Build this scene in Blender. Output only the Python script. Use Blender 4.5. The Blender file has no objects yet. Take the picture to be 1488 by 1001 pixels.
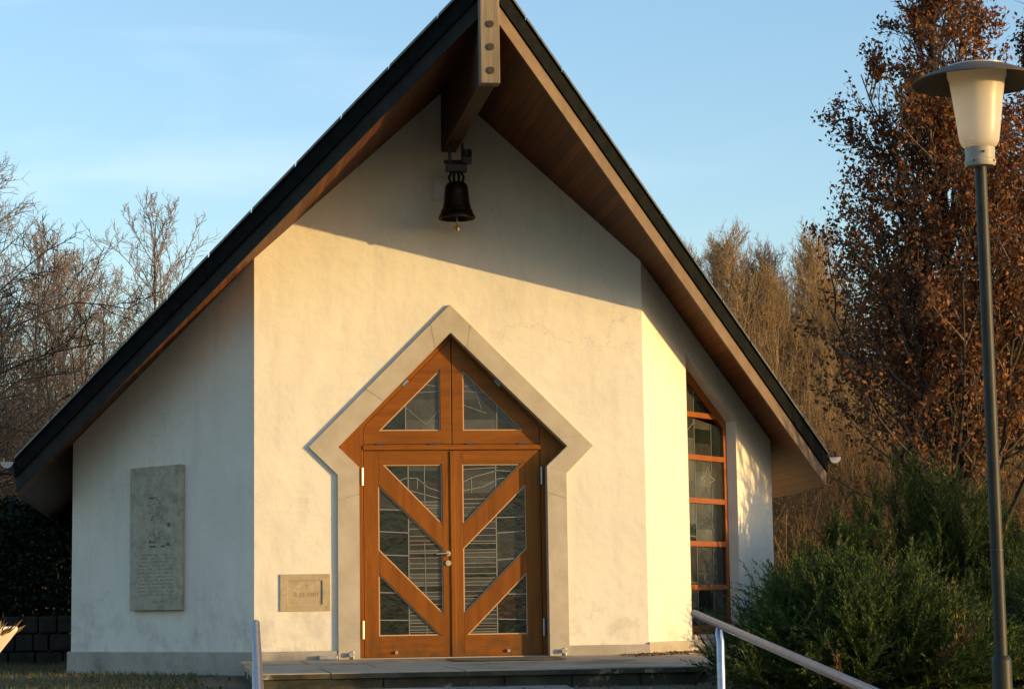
import bpy, math, random
import numpy as np
from mathutils import Vector, Matrix, noise
from mathutils.geometry import tessellate_polygon
R = random.Random(11)
rad = math.radians
scn = bpy.context.scene
COL = scn.collection

# ------------------------------------------------------------------ materials
def mat(name, base, rough=.8, metal=0, spec=.5):
    m = bpy.data.materials.new(name); m.use_nodes = True
    b = m.node_tree.nodes['Principled BSDF']
    b.inputs['Base Color'].default_value = (*base, 1)
    b.inputs['Roughness'].default_value = rough
    b.inputs['Metallic'].default_value = metal
    b.inputs['Specular IOR Level'].default_value = spec
    return m
def nd(m, t, **k):
    n = m.node_tree.nodes.new(t)
    for a, v in k.items():
        if a in n.inputs.keys(): n.inputs[a].default_value = v
        else: setattr(n, a, v)
    return n
def lk(m, a, b): m.node_tree.links.new(a, b)
def coords(m, scale=(1,1,1), rot=(0,0,0)):
    tc = nd(m, 'ShaderNodeTexCoord'); mp = nd(m, 'ShaderNodeMapping')
    mp.inputs['Scale'].default_value = scale; mp.inputs['Rotation'].default_value = rot
    lk(m, tc.outputs['Object'], mp.inputs['Vector']); return mp.outputs[0]
def ramp(m, fac, stops):
    r = nd(m, 'ShaderNodeValToRGB'); e = r.color_ramp.elements
    while len(e) < len(stops): e.new(.5)
    for i, (p, c) in enumerate(stops):
        e[i].position = p; e[i].color = (*c, 1)
    lk(m, fac, r.inputs[0]); return r.outputs[0]
def noisy(name, c1, c2, scale=3, stretch=(1,1,1), rough=.85, bump=.2, bscale=60, detail=8, lo=.35, hi=.65,
          stain=None, stain_scale=1.0, st_lo=.55, st_hi=.75, metal=0, spec=.4, rot=(0,0,0), bdist=.01):
    m = mat(name, c1, rough, metal, spec); b = m.node_tree.nodes['Principled BSDF']
    v = coords(m, stretch, rot)
    n = nd(m, 'ShaderNodeTexNoise', Scale=scale, Detail=detail, Roughness=.62); lk(m, v, n.inputs['Vector'])
    col = ramp(m, n.outputs['Fac'], [(lo, c1), (hi, c2)])
    if stain:
        n2 = nd(m, 'ShaderNodeTexNoise', Scale=stain_scale, Detail=10, Roughness=.7); lk(m, v, n2.inputs['Vector'])
        f = ramp(m, n2.outputs['Fac'], [(st_lo, (0,0,0)), (st_hi, (1,1,1))])
        mx = nd(m, 'ShaderNodeMix', data_type='RGBA'); lk(m, f, mx.inputs[0]); lk(m, col, mx.inputs[6])
        mx.inputs[7].default_value = (*stain, 1); col = mx.outputs[2]
    lk(m, col, b.inputs['Base Color'])
    if bump:
        n3 = nd(m, 'ShaderNodeTexNoise', Scale=bscale, Detail=6, Roughness=.6); lk(m, v, n3.inputs['Vector'])
        bp = nd(m, 'ShaderNodeBump', Strength=bump, Distance=bdist); lk(m, n3.outputs['Fac'], bp.inputs['Height'])
        lk(m, bp.outputs[0], b.inputs['Normal'])
    return m
def leafmat(name, cols, rough=.6, trans=.0):
    m = mat(name, cols[0], rough, 0, .25); b = m.node_tree.nodes['Principled BSDF']
    g = nd(m, 'ShaderNodeNewGeometry')
    st = [(i/max(1, len(cols)-1), c) for i, c in enumerate(cols)]
    col = ramp(m, g.outputs['Random Per Island'], st)
    lk(m, col, b.inputs['Base Color'])
    if trans:
        t = nd(m, 'ShaderNodeBsdfTranslucent'); lk(m, col, t.inputs['Color'])
        mx = nd(m, 'ShaderNodeMixShader'); mx.inputs[0].default_value = trans
        lk(m, b.outputs[0], mx.inputs[1]); lk(m, t.outputs[0], mx.inputs[2])
        lk(m, mx.outputs[0], m.node_tree.nodes['Material Output'].inputs['Surface'])
    return m
def plaster_mat():
    m = mat('plaster', (.8,.8,.8), .93, 0, .2); b = m.node_tree.nodes['Principled BSDF']
    v = coords(m)
    n = nd(m, 'ShaderNodeTexNoise', Scale=1.3, Detail=9, Roughness=.6); lk(m, v, n.inputs['Vector'])
    col = ramp(m, n.outputs['Fac'], [(.3, (.63,.60,.515)), (.7, (.73,.695,.60))])
    # vertical rain streaks and grime of its own shape
    v2 = coords(m, (3.2,3.2,.5))
    n2 = nd(m, 'ShaderNodeTexNoise', Scale=1.6, Detail=8, Roughness=.65); lk(m, v2, n2.inputs['Vector'])
    f = ramp(m, n2.outputs['Fac'], [(.53, (0,0,0)), (.8, (.42,.42,.42))])
    mx = nd(m, 'ShaderNodeMix', data_type='RGBA'); lk(m, f, mx.inputs[0]); lk(m, col, mx.inputs[6])
    mx.inputs[7].default_value = (.47,.45,.40,1)
    # splash dirt low on the wall
    sep = nd(m, 'ShaderNodeSeparateXYZ'); lk(m, coords(m), sep.inputs[0])
    mr = nd(m, 'ShaderNodeMapRange'); mr.inputs[1].default_value = .05; mr.inputs[2].default_value = .8
    mr.inputs[3].default_value = .9; mr.inputs[4].default_value = 0
    lk(m, sep.outputs[2], mr.inputs[0])
    n4 = nd(m, 'ShaderNodeTexNoise', Scale=4.0, Detail=9, Roughness=.7); lk(m, v, n4.inputs['Vector'])
    f4 = ramp(m, n4.outputs['Fac'], [(.46, (0,0,0)), (.68, (1,1,1))])
    mu = nd(m, 'ShaderNodeMath', operation='MULTIPLY'); lk(m, mr.outputs[0], mu.inputs[0]); lk(m, f4, mu.inputs[1])
    mx2 = nd(m, 'ShaderNodeMix', data_type='RGBA'); lk(m, mu.outputs[0], mx2.inputs[0]); lk(m, mx.outputs[2], mx2.inputs[6])
    mx2.inputs[7].default_value = (.40,.38,.33,1)
    # hairline cracks in the render
    nw = nd(m, 'ShaderNodeTexNoise', Scale=2.2, Detail=6, Roughness=.7); lk(m, v, nw.inputs['Vector'])
    va = nd(m, 'ShaderNodeVectorMath', operation='MULTIPLY_ADD'); lk(m, nw.outputs['Color'], va.inputs[0]); va.inputs[1].default_value = (.7,.7,.7); lk(m, v, va.inputs[2])
    vo = nd(m, 'ShaderNodeTexVoronoi', feature='DISTANCE_TO_EDGE', Scale=.9); lk(m, va.outputs[0], vo.inputs['Vector'])
    cr = ramp(m, vo.outputs['Distance'], [(.0, (1,1,1)), (.006, (0,0,0))])
    nm = nd(m, 'ShaderNodeTexNoise', Scale=.8, Detail=3); lk(m, v, nm.inputs['Vector'])
    cm = ramp(m, nm.outputs['Fac'], [(.46, (0,0,0)), (.60, (.42,.42,.42))])
    mc = nd(m, 'ShaderNodeMath', operation='MULTIPLY'); lk(m, cr, mc.inputs[0]); lk(m, cm, mc.inputs[1])
    mx3 = nd(m, 'ShaderNodeMix', data_type='RGBA'); lk(m, mc.outputs[0], mx3.inputs[0]); lk(m, mx2.outputs[2], mx3.inputs[6]); mx3.inputs[7].default_value = (.30,.27,.22,1)
    lk(m, mx3.outputs[2], b.inputs['Base Color'])
    n3 = nd(m, 'ShaderNodeTexNoise', Scale=85, Detail=5, Roughness=.6); lk(m, v, n3.inputs['Vector'])
    n5 = nd(m, 'ShaderNodeTexNoise', Scale=5, Detail=4, Roughness=.5); lk(m, v, n5.inputs['Vector'])
    b1 = nd(m, 'ShaderNodeBump', Strength=.22, Distance=.006); lk(m, n3.outputs['Fac'], b1.inputs['Height'])
    b2 = nd(m, 'ShaderNodeBump', Strength=.45, Distance=.025); lk(m, n5.outputs['Fac'], b2.inputs['Height'])
    lk(m, b1.outputs[0], b2.inputs['Normal']); lk(m, b2.outputs[0], b.inputs['Normal'])
    return m
def wood_mat(name, c1, c2, axis='z', rough=.45, spec=.4, scale=6, boards=None, gap=(.02,.008,.003), scuff=False):
    # axis = direction of the grain; boards = (axis index, pitch) dark joints between boards
    m = mat(name, c1, rough, 0, spec); b = m.node_tree.nodes['Principled BSDF']
    st = {'x': (.12,2.2,2.2), 'y': (2.2,.12,2.2), 'z': (2.2,2.2,.12)}[axis]
    v = coords(m, st)
    n = nd(m, 'ShaderNodeTexNoise', Scale=scale, Detail=9, Roughness=.65, Distortion=.6); lk(m, v, n.inputs['Vector'])
    col = ramp(m, n.outputs['Fac'], [(.3, c1), (.7, c2)])
    n2 = nd(m, 'ShaderNodeTexNoise', Scale=scale*7, Detail=6, Roughness=.6); lk(m, v, n2.inputs['Vector'])
    bp = nd(m, 'ShaderNodeBump', Strength=.18, Distance=.004); lk(m, n2.outputs['Fac'], bp.inputs['Height'])
    if boards:
        sep = nd(m, 'ShaderNodeSeparateXYZ'); lk(m, coords(m), sep.inputs[0])
        d = nd(m, 'ShaderNodeMath', operation='DIVIDE'); lk(m, sep.outputs[boards[0]], d.inputs[0]); d.inputs[1].default_value = boards[1]
        fr = nd(m, 'ShaderNodeMath', operation='FRACT'); lk(m, d.outputs[0], fr.inputs[0])
        lt = nd(m, 'ShaderNodeMath', operation='LESS_THAN'); lk(m, fr.outputs[0], lt.inputs[0]); lt.inputs[1].default_value = .1
        fl = nd(m, 'ShaderNodeMath', operation='FLOOR'); lk(m, d.outputs[0], fl.inputs[0])
        wn = nd(m, 'ShaderNodeTexWhiteNoise', noise_dimensions='1D'); lk(m, fl.outputs[0], wn.inputs['W'])
        hs = nd(m, 'ShaderNodeHueSaturation'); lk(m, col, hs.inputs['Color'])
        mr = nd(m, 'ShaderNodeMapRange'); mr.inputs[3].default_value = .7; mr.inputs[4].default_value = 1.25
        lk(m, wn.outputs['Value'], mr.inputs[0]); lk(m, mr.outputs[0], hs.inputs['Value'])
        mx = nd(m, 'ShaderNodeMix', data_type='RGBA'); lk(m, lt.outputs[0], mx.inputs[0]); lk(m, hs.outputs[0], mx.inputs[6])
        mx.inputs[7].default_value = (*gap, 1); col = mx.outputs[2]
    if scuff:
        fine = nd(m, 'ShaderNodeTexNoise', Scale=scale*9, Detail=5, Roughness=.7); lk(m, v, fine.inputs['Vector'])
        ff = ramp(m, fine.outputs['Fac'], [(.50, (0,0,0)), (.72, (.5,.5,.5))])
        m1 = nd(m, 'ShaderNodeMix', data_type='RGBA'); lk(m, ff, m1.inputs[0]); lk(m, col, m1.inputs[6]); m1.inputs[7].default_value = (.06,.018,.003,1)
        sep = nd(m, 'ShaderNodeSeparateXYZ'); lk(m, coords(m), sep.inputs[0])
        mr = nd(m, 'ShaderNodeMapRange'); mr.inputs[1].default_value = .02; mr.inputs[2].default_value = .32; mr.inputs[3].default_value = .8; mr.inputs[4].default_value = .06
        lk(m, sep.outputs[2], mr.inputs[0])
        sn = nd(m, 'ShaderNodeTexNoise', Scale=5, Detail=8, Roughness=.7); lk(m, coords(m), sn.inputs['Vector'])
        sf = ramp(m, sn.outputs['Fac'], [(.45, (0,0,0)), (.62, (1,1,1))])
        mu = nd(m, 'ShaderNodeMath', operation='MULTIPLY'); lk(m, mr.outputs[0], mu.inputs[0]); lk(m, sf, mu.inputs[1])
        m2 = nd(m, 'ShaderNodeMix', data_type='RGBA'); lk(m, mu.outputs[0], m2.inputs[0]); lk(m, m1.outputs[2], m2.inputs[6]); m2.inputs[7].default_value = (.07,.045,.02,1)
        col = m2.outputs[2]
    lk(m, col, b.inputs['Base Color']); lk(m, bp.outputs[0], b.inputs['Normal'])
    return m

M = {}
M['plaster'] = plaster_mat()
M['plinth'] = noisy('plinth', (.30,.27,.22), (.42,.38,.32), 5, bump=.4, bscale=40, stain=(.12,.12,.09), stain_scale=2.5, st_lo=.5, st_hi=.75)
M['sandstone'] = noisy('sandstone', (.36,.32,.25), (.43,.385,.31), 4, bump=.2, bscale=90, stain=(.30,.24,.17), stain_scale=3, st_lo=.62, st_hi=.8)
M['relief'] = noisy('relief', (.34,.305,.225), (.44,.395,.30), 14, bump=.6, bscale=45, stain=(.20,.19,.12), stain_scale=5, st_lo=.5, st_hi=.7)
M['plaque'] = noisy('plaque', (.33,.27,.17), (.43,.36,.25), 9, bump=.35, bscale=60, stain=(.30,.24,.13), stain_scale=8, st_lo=.5, st_hi=.7)
M['engrave'] = mat('engrave', (.16,.12,.07), .95, 0, .1)
M['verge_shade'] = noisy('verge_shade', (.005,.006,.006), (.010,.011,.010), 9, rough=.9, bump=.3, spec=.05)  # near-black colour standing in for the shadow under the roof edge
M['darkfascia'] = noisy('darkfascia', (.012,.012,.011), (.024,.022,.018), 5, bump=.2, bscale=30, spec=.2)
M['roof'] = noisy('roof', (.035,.038,.04), (.06,.062,.062), 4, rough=.7, bump=.4, bscale=14)
M['flash'] = noisy('flash', (.07,.075,.065), (.13,.13,.11), 12, rough=.45, metal=.6, bump=.1)
M['soffit'] = wood_mat('soffit', (.055,.016,.003), (.12,.038,.006), 'y', .6, .3, 5, boards=(0, .075))
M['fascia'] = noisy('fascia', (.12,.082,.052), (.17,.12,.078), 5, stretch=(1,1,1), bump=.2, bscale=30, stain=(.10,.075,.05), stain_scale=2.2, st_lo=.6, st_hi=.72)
M['beam'] = wood_mat('beam', (.022,.010,.005), (.055,.024,.011), 'y', .7, .2, 5)
M['post'] = wood_mat('post', (.11,.088,.06), (.28,.235,.17), 'z', .8, .2, 8)
M['bolt'] = mat('bolt', (.045,.03,.02), .7, .3)
M['door'] = wood_mat('door', (.13,.042,.002), (.25,.082,.004), 'z', .5, .2, 4, scuff=True)
M['doorh'] = wood_mat('doorh', (.13,.042,.002), (.25,.082,.004), 'x', .5, .2, 4, scuff=True)
M['brace'] = wood_mat('brace', (.14,.044,.002), (.24,.078,.004), 'z', .5, .2, 5, scuff=True)
M['bead'] = mat('bead', (.46,.30,.17), .5)
M['winwood'] = wood_mat('winwood', (.19,.052,.008), (.28,.082,.012), 'x', .45, .4, 5)
M['lead'] = mat('lead', (.19,.195,.18), .6, .1)
def glassm(name, c, rough=.12):
    m = noisy(name, c, tuple(x*1.5 for x in c), 2.5, rough=rough, bump=.6, bscale=6, spec=.45, bdist=.012, stain=tuple(x*2.4 for x in c), stain_scale=2.6, st_lo=.52, st_hi=.75)
    return m
M['g_dark'] = glassm('g_dark', (.006,.009,.007)); M['g_mid'] = glassm('g_mid', (.020,.020,.017), .2)
M['g_light'] = glassm('g_light', (.036,.035,.029), .25); M['g_brown'] = glassm('g_brown', (.022,.014,.01)); M['g_pale'] = glassm('g_pale', (.05,.05,.042), .22)
M['brass'] = mat('brass', (.75,.6,.36), .28, 1)
M['steel'] = noisy('steel', (.22,.26,.34), (.32,.36,.43), 20, rough=.3, metal=1, bump=.05)
M['iron'] = mat('iron', (.035,.035,.04), .45, .6)
M['zinc'] = noisy('zinc', (.30,.31,.32), (.42,.43,.43), 9, rough=.5, metal=.5, bump=.1)
M['paleplate'] = mat('paleplate', (.62,.63,.64), .6)
M['bell'] = noisy('bell', (.012,.010,.008), (.035,.026,.015), 12, rough=.42, metal=.8, bump=.15)
M['clapper'] = mat('clapper', (.30,.18,.07), .5, .6)
M['landing'] = noisy('landing', (.31,.24,.155), (.44,.35,.24), 6, bump=.3, bscale=40, stain=(.11,.095,.05), stain_scale=1.1, st_lo=.50, st_hi=.68)
M['moss_sunpatch'] = noisy('moss_sunpatch', (.022,.026,.016), (.07,.066,.045), 4, bump=.7, bscale=25, stain=(.36,.29,.21), stain_scale=1.3, st_lo=.56, st_hi=.62)  # dark moss; the pale patches are sunlight painted into the colour
M['doormat'] = noisy('doormat', (.13,.115,.09), (.19,.165,.13), 30, bump=.6, bscale=120)
M['lampmetal'] = noisy('lampmetal', (.012,.014,.012), (.024,.026,.022), 10, rough=.5, bump=.08, spec=.28)
M['hat'] = noisy('hat', (.075,.058,.038), (.125,.098,.065), 7, rough=.6, bump=.15)
M['collar'] = noisy('collar', (.28,.26,.21), (.38,.35,.29), 9, rough=.5, bump=.08)
def opal():
    m = mat('opal', (.74,.69,.60), .32, 0, .5); b = m.node_tree.nodes['Principled BSDF']
    t = nd(m, 'ShaderNodeBsdfTranslucent'); t.inputs['Color'].default_value = (.92,.86,.74,1)
    mx = nd(m, 'ShaderNodeMixShader'); mx.inputs[0].default_value = .5
    lk(m, b.outputs[0], mx.inputs[1]); lk(m, t.outputs[0], mx.inputs[2])
    lk(m, mx.outputs[0], m.node_tree.nodes['Material Output'].inputs['Surface'])
    return m
M['opal'] = opal()
M['concrete'] = noisy('concrete', (.50,.44,.36), (.62,.56,.47), 8, bump=.3)
M['bark'] = noisy('bark', (.060,.050,.038), (.12,.10,.075), 9, stretch=(1,1,.3), bump=.6, bscale=20)
M['bark_dark'] = noisy('bark_dark', (.014,.012,.009), (.03,.025,.019), 9, stretch=(1,1,.3), bump=.6, bscale=20)
M['twig'] = leafmat('twig', [(.13,.105,.085), (.20,.155,.11), (.24,.17,.13)], .8)
M['twig_gold'] = leafmat('twig_gold', [(.14,.09,.055), (.26,.175,.085), (.36,.26,.115), (.21,.14,.085), (.17,.14,.11)], .8)
M['twig_grey'] = leafmat('twig_grey', [(.17,.15,.135), (.24,.19,.16)], .8)
M['brownleaf'] = leafmat('brownleaf', [(.075,.028,.011), (.22,.080,.026), (.12,.044,.016), (.33,.14,.045), (.09,.038,.015)], .65, .25)
M['juniper'] = leafmat('juniper', [(.016,.036,.008), (.042,.076,.014), (.026,.052,.011), (.105,.130,.024), (.018,.038,.009)], .7, .15)
M['juniperbrown'] = leafmat('juniperbrown', [(.10,.06,.025), (.18,.11,.05)], .8)
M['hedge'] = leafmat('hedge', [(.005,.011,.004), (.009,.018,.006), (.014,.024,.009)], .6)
M['brush'] = leafmat('brush', [(.10,.06,.035), (.20,.12,.06), (.16,.12,.05), (.26,.17,.08)], .85)
M['grass'] = leafmat('grass', [(.035,.05,.015), (.07,.08,.025), (.11,.10,.04)], .7)
M['litter'] = leafmat('litter', [(.10,.05,.02), (.20,.10,.04), (.14,.08,.04), (.26,.16,.08)], .8)
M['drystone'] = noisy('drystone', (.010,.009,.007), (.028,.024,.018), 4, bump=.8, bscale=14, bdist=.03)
def ground_mat():
    m = noisy('ground', (.075,.060,.035), (.13,.095,.055), 1.2, bump=.8, bscale=14, bdist=.03, stain=(.05,.06,.022), stain_scale=.5, st_lo=.45, st_hi=.6)
    return m
M['ground'] = ground_mat()
M['path'] = noisy('path', (.16,.14,.12), (.25,.22,.19), 5, bump=.5, bscale=30)

# ------------------------------------------------------------------ mesh helpers
class MB:
    def __init__(s): s.v = []; s.f = []; s.m = []
    def add(s, vs, fs, mi=0):
        o = len(s.v); s.v += [tuple(p) for p in vs]
        s.f += [tuple(i+o for i in f) for f in fs]; s.m += [mi]*len(fs)
    def prism(s, poly, ext, mi=0, caps=(True, True)):
        """poly: list of 3D pts, ext: extrusion vector"""
        n = len(poly); a = [Vector(p) for p in poly]; e = Vector(ext)
        tri = tessellate_polygon([a])
        o = len(s.v); s.v += [tuple(p) for p in a] + [tuple(p+e) for p in a]
        if n <= 4: tri = [tuple(range(n))]
        for t in tri:
            if caps[0]: s.f.append(tuple(o+i for i in t)); s.m.append(mi)
            if caps[1]: s.f.append(tuple(o+n+i for i in reversed(t))); s.m.append(mi)
        for i in range(n):
            j = (i+1) % n; s.f.append((o+i, o+j, o+n+j, o+n+i)); s.m.append(mi)
    def holed(s, outer, holes, ext, mi=0):
        """polygon with holes, extruded along ext"""
        loops = [[Vector(p) for p in outer]] + [[Vector(p) for p in h] for h in holes]
        flat = [p for l in loops for p in l]; e = Vector(ext)
        tri = tessellate_polygon(loops); n = len(flat); o = len(s.v)
        s.v += [tuple(p) for p in flat] + [tuple(p+e) for p in flat]
        for t in tri:
            s.f.append(tuple(o+i for i in t)); s.f.append(tuple(o+n+i for i in reversed(t))); s.m += [mi, mi]
        k = 0
        for l in loops:
            for i in range(len(l)):
                a, b = k+i, k+(i+1) % len(l)
                s.f.append((o+a, o+b, o+n+b, o+n+a)); s.m.append(mi)
            k += len(l)
    def box(s, x0, x1, y0, y1, z0, z1, mi=0):
        s.add([(x0,y0,z0),(x1,y0,z0),(x1,y1,z0),(x0,y1,z0),(x0,y0,z1),(x1,y0,z1),(x1,y1,z1),(x0,y1,z1)],
              [(0,3,2,1),(4,5,6,7),(0,1,5,4),(1,2,6,5),(2,3,7,6),(3,0,4,7)], mi)
    def tube(s, pts, rs, k=8, mi=0, cap=True):
        pts = [Vector(p) for p in pts]
        if not hasattr(rs, '__len__'): rs = [rs]*len(pts)
        o = len(s.v); N = len(pts)
        ref = None
        for i, p in enumerate(pts):
            d = (pts[min(i+1, N-1)]-pts[max(i-1, 0)])
            d = d.normalized() if d.length > 1e-9 else Vector((0,0,1))
            if ref is None: ref = d.orthogonal().normalized()
            u = (ref - d*ref.dot(d)); u = u.normalized() if u.length > 1e-6 else d.orthogonal().normalized()
            ref = u; w = d.cross(u)
            for j in range(k):
                a = 2*math.pi*j/k; s.v.append(tuple(p+(u*math.cos(a)+w*math.sin(a))*rs[i]))
        for i in range(N-1):
            for j in range(k):
                a = o+i*k+j; b = o+i*k+(j+1) % k
                s.f.append((a, b, b+k, a+k)); s.m.append(mi)
        if cap:
            s.f.append(tuple(o+j for j in reversed(range(k)))); s.f.append(tuple(o+(N-1)*k+j for j in range(k))); s.m += [mi, mi]
    def lathe(s, prof, c=(0,0,0), k=32, mi=0, closed=False):
        o = len(s.v); n = len(prof)
        for r, z in prof:
            for j in range(k):
                a = 2*math.pi*j/k; s.v.append((c[0]+r*math.cos(a), c[1]+r*math.sin(a), c[2]+z))
        for i in range(n-1):
            for j in range(k):
                a = o+i*k+j; b = o+i*k+(j+1) % k
                s.f.append((a, b, b+k, a+k)); s.m.append(mi)
        if not closed:
            s.f.append(tuple(o+j for j in reversed(range(k)))); s.f.append(tuple(o+(n-1)*k+j for j in range(k))); s.m += [mi, mi]
    def build(s, name, mats, parent=None, origin=None, smooth=False, bevel=0):
        """verts are in world space; origin = world place of the thing"""
        if not isinstance(mats, (list, tuple)): mats = [mats]
        if origin is None:
            origin = root_loc(parent) if parent else Vector((0,0,0))
        me = bpy.data.meshes.new(name)
        v = np.array(s.v, dtype=float).reshape(-1,3) - np.array(tuple(origin))
        me.from_pydata(v.tolist(), [], s.f)
        for mt in mats: me.materials.append(M[mt] if isinstance(mt, str) else mt)
        if len(mats) > 1: me.polygons.foreach_set('material_index', s.m)
        if smooth: me.polygons.foreach_set('use_smooth', [True]*len(me.polygons))
        me.update()
        o = bpy.data.objects.new(name, me); COL.objects.link(o)
        if parent: o.parent = parent
        else: o.location = origin
        if smooth == 'auto': pass
        if bevel:
            b = o.modifiers.new('bevel', 'BEVEL'); b.width = bevel; b.segments = 2; b.limit_method = 'ANGLE'; b.angle_limit = rad(35)
        fixn(me)
        return o
import bmesh
def fixn(me):
    if len(me.polygons) > 6000: return
    bm = bmesh.new(); bm.from_mesh(me); bmesh.ops.recalc_face_normals(bm, faces=bm.faces); bm.to_mesh(me); bm.free()
def root_loc(o):
    while o.parent: o = o.parent
    return o.location.copy()
def tag(o, label, cat, group=None, kind=None):
    if label: o['label'] = label
    if cat: o['category'] = cat
    if group: o['group'] = group
    if kind: o['kind'] = kind
    return o
def thing(name, loc, label, cat, group=None):
    o = bpy.data.objects.new(name, None); COL.objects.link(o); o.location = loc; o.empty_display_size = .2
    return tag(o, label, cat, group)
def structure(o): o['kind'] = 'structure'; return o
def copy_tree(o, parent=None):
    c = o.copy(); COL.objects.link(c)
    if parent: c.parent = parent
    for ch in [x for x in list(COL.objects) if x.parent == o]: copy_tree(ch, c)
    return c
def smoothing(o, ang=35):
    me = o.data; me.polygons.foreach_set('use_smooth', [True]*len(me.polygons))
    bm = bmesh.new(); bm.from_mesh(me)
    for e in bm.edges:
        if len(e.link_faces) == 2 and e.calc_face_angle(0) > rad(ang): e.smooth = False
    bm.to_mesh(me); bm.free(); return o

# ------------------------------------------------------------------ camera (a long lens, slightly below the landing)
cd = bpy.data.cameras.new('camera'); cam = bpy.data.objects.new('camera', cd); COL.objects.link(cam)
yaw, pitch, roll = .1419, .1329, -.0149
f = Vector((math.sin(yaw)*math.cos(pitch), math.cos(yaw)*math.cos(pitch), math.sin(pitch)))
r = Vector((math.cos(yaw), -math.sin(yaw), 0)); u = r.cross(f)
r2 = r*math.cos(roll)+u*math.sin(roll); u2 = -r*math.sin(roll)+u*math.cos(roll)
mw = Matrix((r2, u2, -f)).transposed().to_4x4(); mw.translation = (-2.5632, -22.24, .4697)
cam.matrix_world = mw
cd.sensor_width = 36; cd.lens = 36*3343.5/1488; cd.shift_y = -.0441; cd.clip_end = 3000; cd.clip_start = .1
scn.camera = cam

# ------------------------------------------------------------------ light
SUN = Vector((1.73, -1, .15)).normalized()
elev = math.asin(SUN.z); az = math.atan2(SUN.x, SUN.y)
w = bpy.data.worlds.new('World'); scn.world = w; w.use_nodes = True
nt = w.node_tree; bg = nt.nodes['Background']
sky = nt.nodes.new('ShaderNodeTexSky'); sky.sky_type = 'NISHITA'; sky.sun_disc = False
sky.sun_elevation = elev; sky.sun_rotation = az; sky.air_density = 1.0; sky.dust_density = .9; sky.ozone_density = 2.2; sky.altitude = 100
tcw = nt.nodes.new('ShaderNodeTexCoord'); mpw = nt.nodes.new('ShaderNodeMapping'); mpw.inputs['Scale'].default_value = (2.2, 2.2, 9.0); mpw.inputs['Rotation'].default_value = (0, .22, .4)
nzw = nt.nodes.new('ShaderNodeTexNoise'); nzw.inputs['Scale'].default_value = 1.6; nzw.inputs['Detail'].default_value = 7; nzw.inputs['Distortion'].default_value = .8
rpw = nt.nodes.new('ShaderNodeValToRGB'); rpw.color_ramp.elements[0].position = .52; rpw.color_ramp.elements[1].position = .78; rpw.color_ramp.elements[1].color = (.22,.22,.22,1)
mxw = nt.nodes.new('ShaderNodeMix'); mxw.data_type = 'RGBA'; hsw = nt.nodes.new('ShaderNodeHueSaturation'); hsw.inputs['Saturation'].default_value = .25; hsw.inputs['Value'].default_value = 1.5
nt.links.new(tcw.outputs['Generated'], mpw.inputs[0]); nt.links.new(mpw.outputs[0], nzw.inputs['Vector']); nt.links.new(nzw.outputs['Fac'], rpw.inputs[0]); nt.links.new(rpw.outputs[0], mxw.inputs[0])
nt.links.new(sky.outputs[0], mxw.inputs[6]); nt.links.new(sky.outputs[0], hsw.inputs['Color']); nt.links.new(hsw.outputs[0], mxw.inputs[7])
tnt = nt.nodes.new('ShaderNodeMix'); tnt.data_type = 'RGBA'; tnt.blend_type = 'MULTIPLY'; tnt.inputs[0].default_value = 1; tnt.inputs[7].default_value = (1.05, 1.0, 1.03, 1)
nt.links.new(mxw.outputs[2], tnt.inputs[6]); nt.links.new(tnt.outputs[2], bg.inputs[0]); bg.inputs[1].default_value = .15
sd = bpy.data.lights.new('sun', 'SUN'); so = bpy.data.objects.new('sun', sd); COL.objects.link(so)
sd.energy = 1.75; sd.angle = rad(.5); sd.color = (1.0, .65, .24)
so.rotation_euler = SUN.to_track_quat('Z', 'Y').to_euler()
so.location = SUN*60
scn.view_settings.view_transform = 'Standard'; scn.view_settings.look = 'None'; scn.view_settings.exposure = 1.75; scn.view_settings.gamma = 1

# ------------------------------------------------------------------ ground
def sm(a, b, x):
    t = min(1, max(0, (x-a)/(b-a))); return t*t*(3-2*t)
def gz(x, y):
    z = -.14
    if y < -5: z -= .075*min(-5-y, 12)
    z += 3.4*sm(13, 34, y) + 3.0*sm(34, 80, y)
    z += .35*sm(5, 12, x)*sm(-6, 3, y)
    z += .13*sm(1.5, 2.2, x)*sm(-4.4, -3.4, y)*(1-sm(3.2, 5, x))*(1-sm(1.2, 2.2, y))
    z += .05*noise.noise(Vector((x*.6, y*.6, 0)))*(1 if abs(x) > 4 or y < -6 else .25)
    return z
def ground():
    xs = list(np.arange(-40, -12, 2.0))+list(np.arange(-12, 14, .5))+list(np.arange(14, 60, 2.0))
    ys = list(np.arange(-30, -9, 1.5))+list(np.arange(-9, 14, .5))+list(np.arange(14, 90, 2.0))
    xs = [-1500,-400,-100]+xs+[100,400,1500]; ys = [-1500,-300,-80]+ys+[150,400,1500]
    mb = MB(); W_ = len(xs)
    for y in ys:
        for x in xs: mb.v.append((x, y, gz(max(-60,min(70,x)), max(-40,min(90,y)))))
    for j in range(len(ys)-1):
        for i in range(W_-1):
            a = j*W_+i; mb.f.append((a, a+1, a+1+W_, a+W_)); mb.m.append(0)
    return structure(mb.build('ground', 'ground', smooth=True))
ground()
pm = MB()
py = list(np.arange(-24, -4.5, .6))
for y in py:
    for x in (-2.35, -1, .3):
        pm.v.append((x, y, gz(x, y)+.012+.008))
for j in range(len(py)-1):
    for i in range(2):
        a = j*3+i; pm.f.append((a, a+1, a+4, a+3)); pm.m.append(0)
structure(pm.build('path', 'path', smooth=True))

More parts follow.
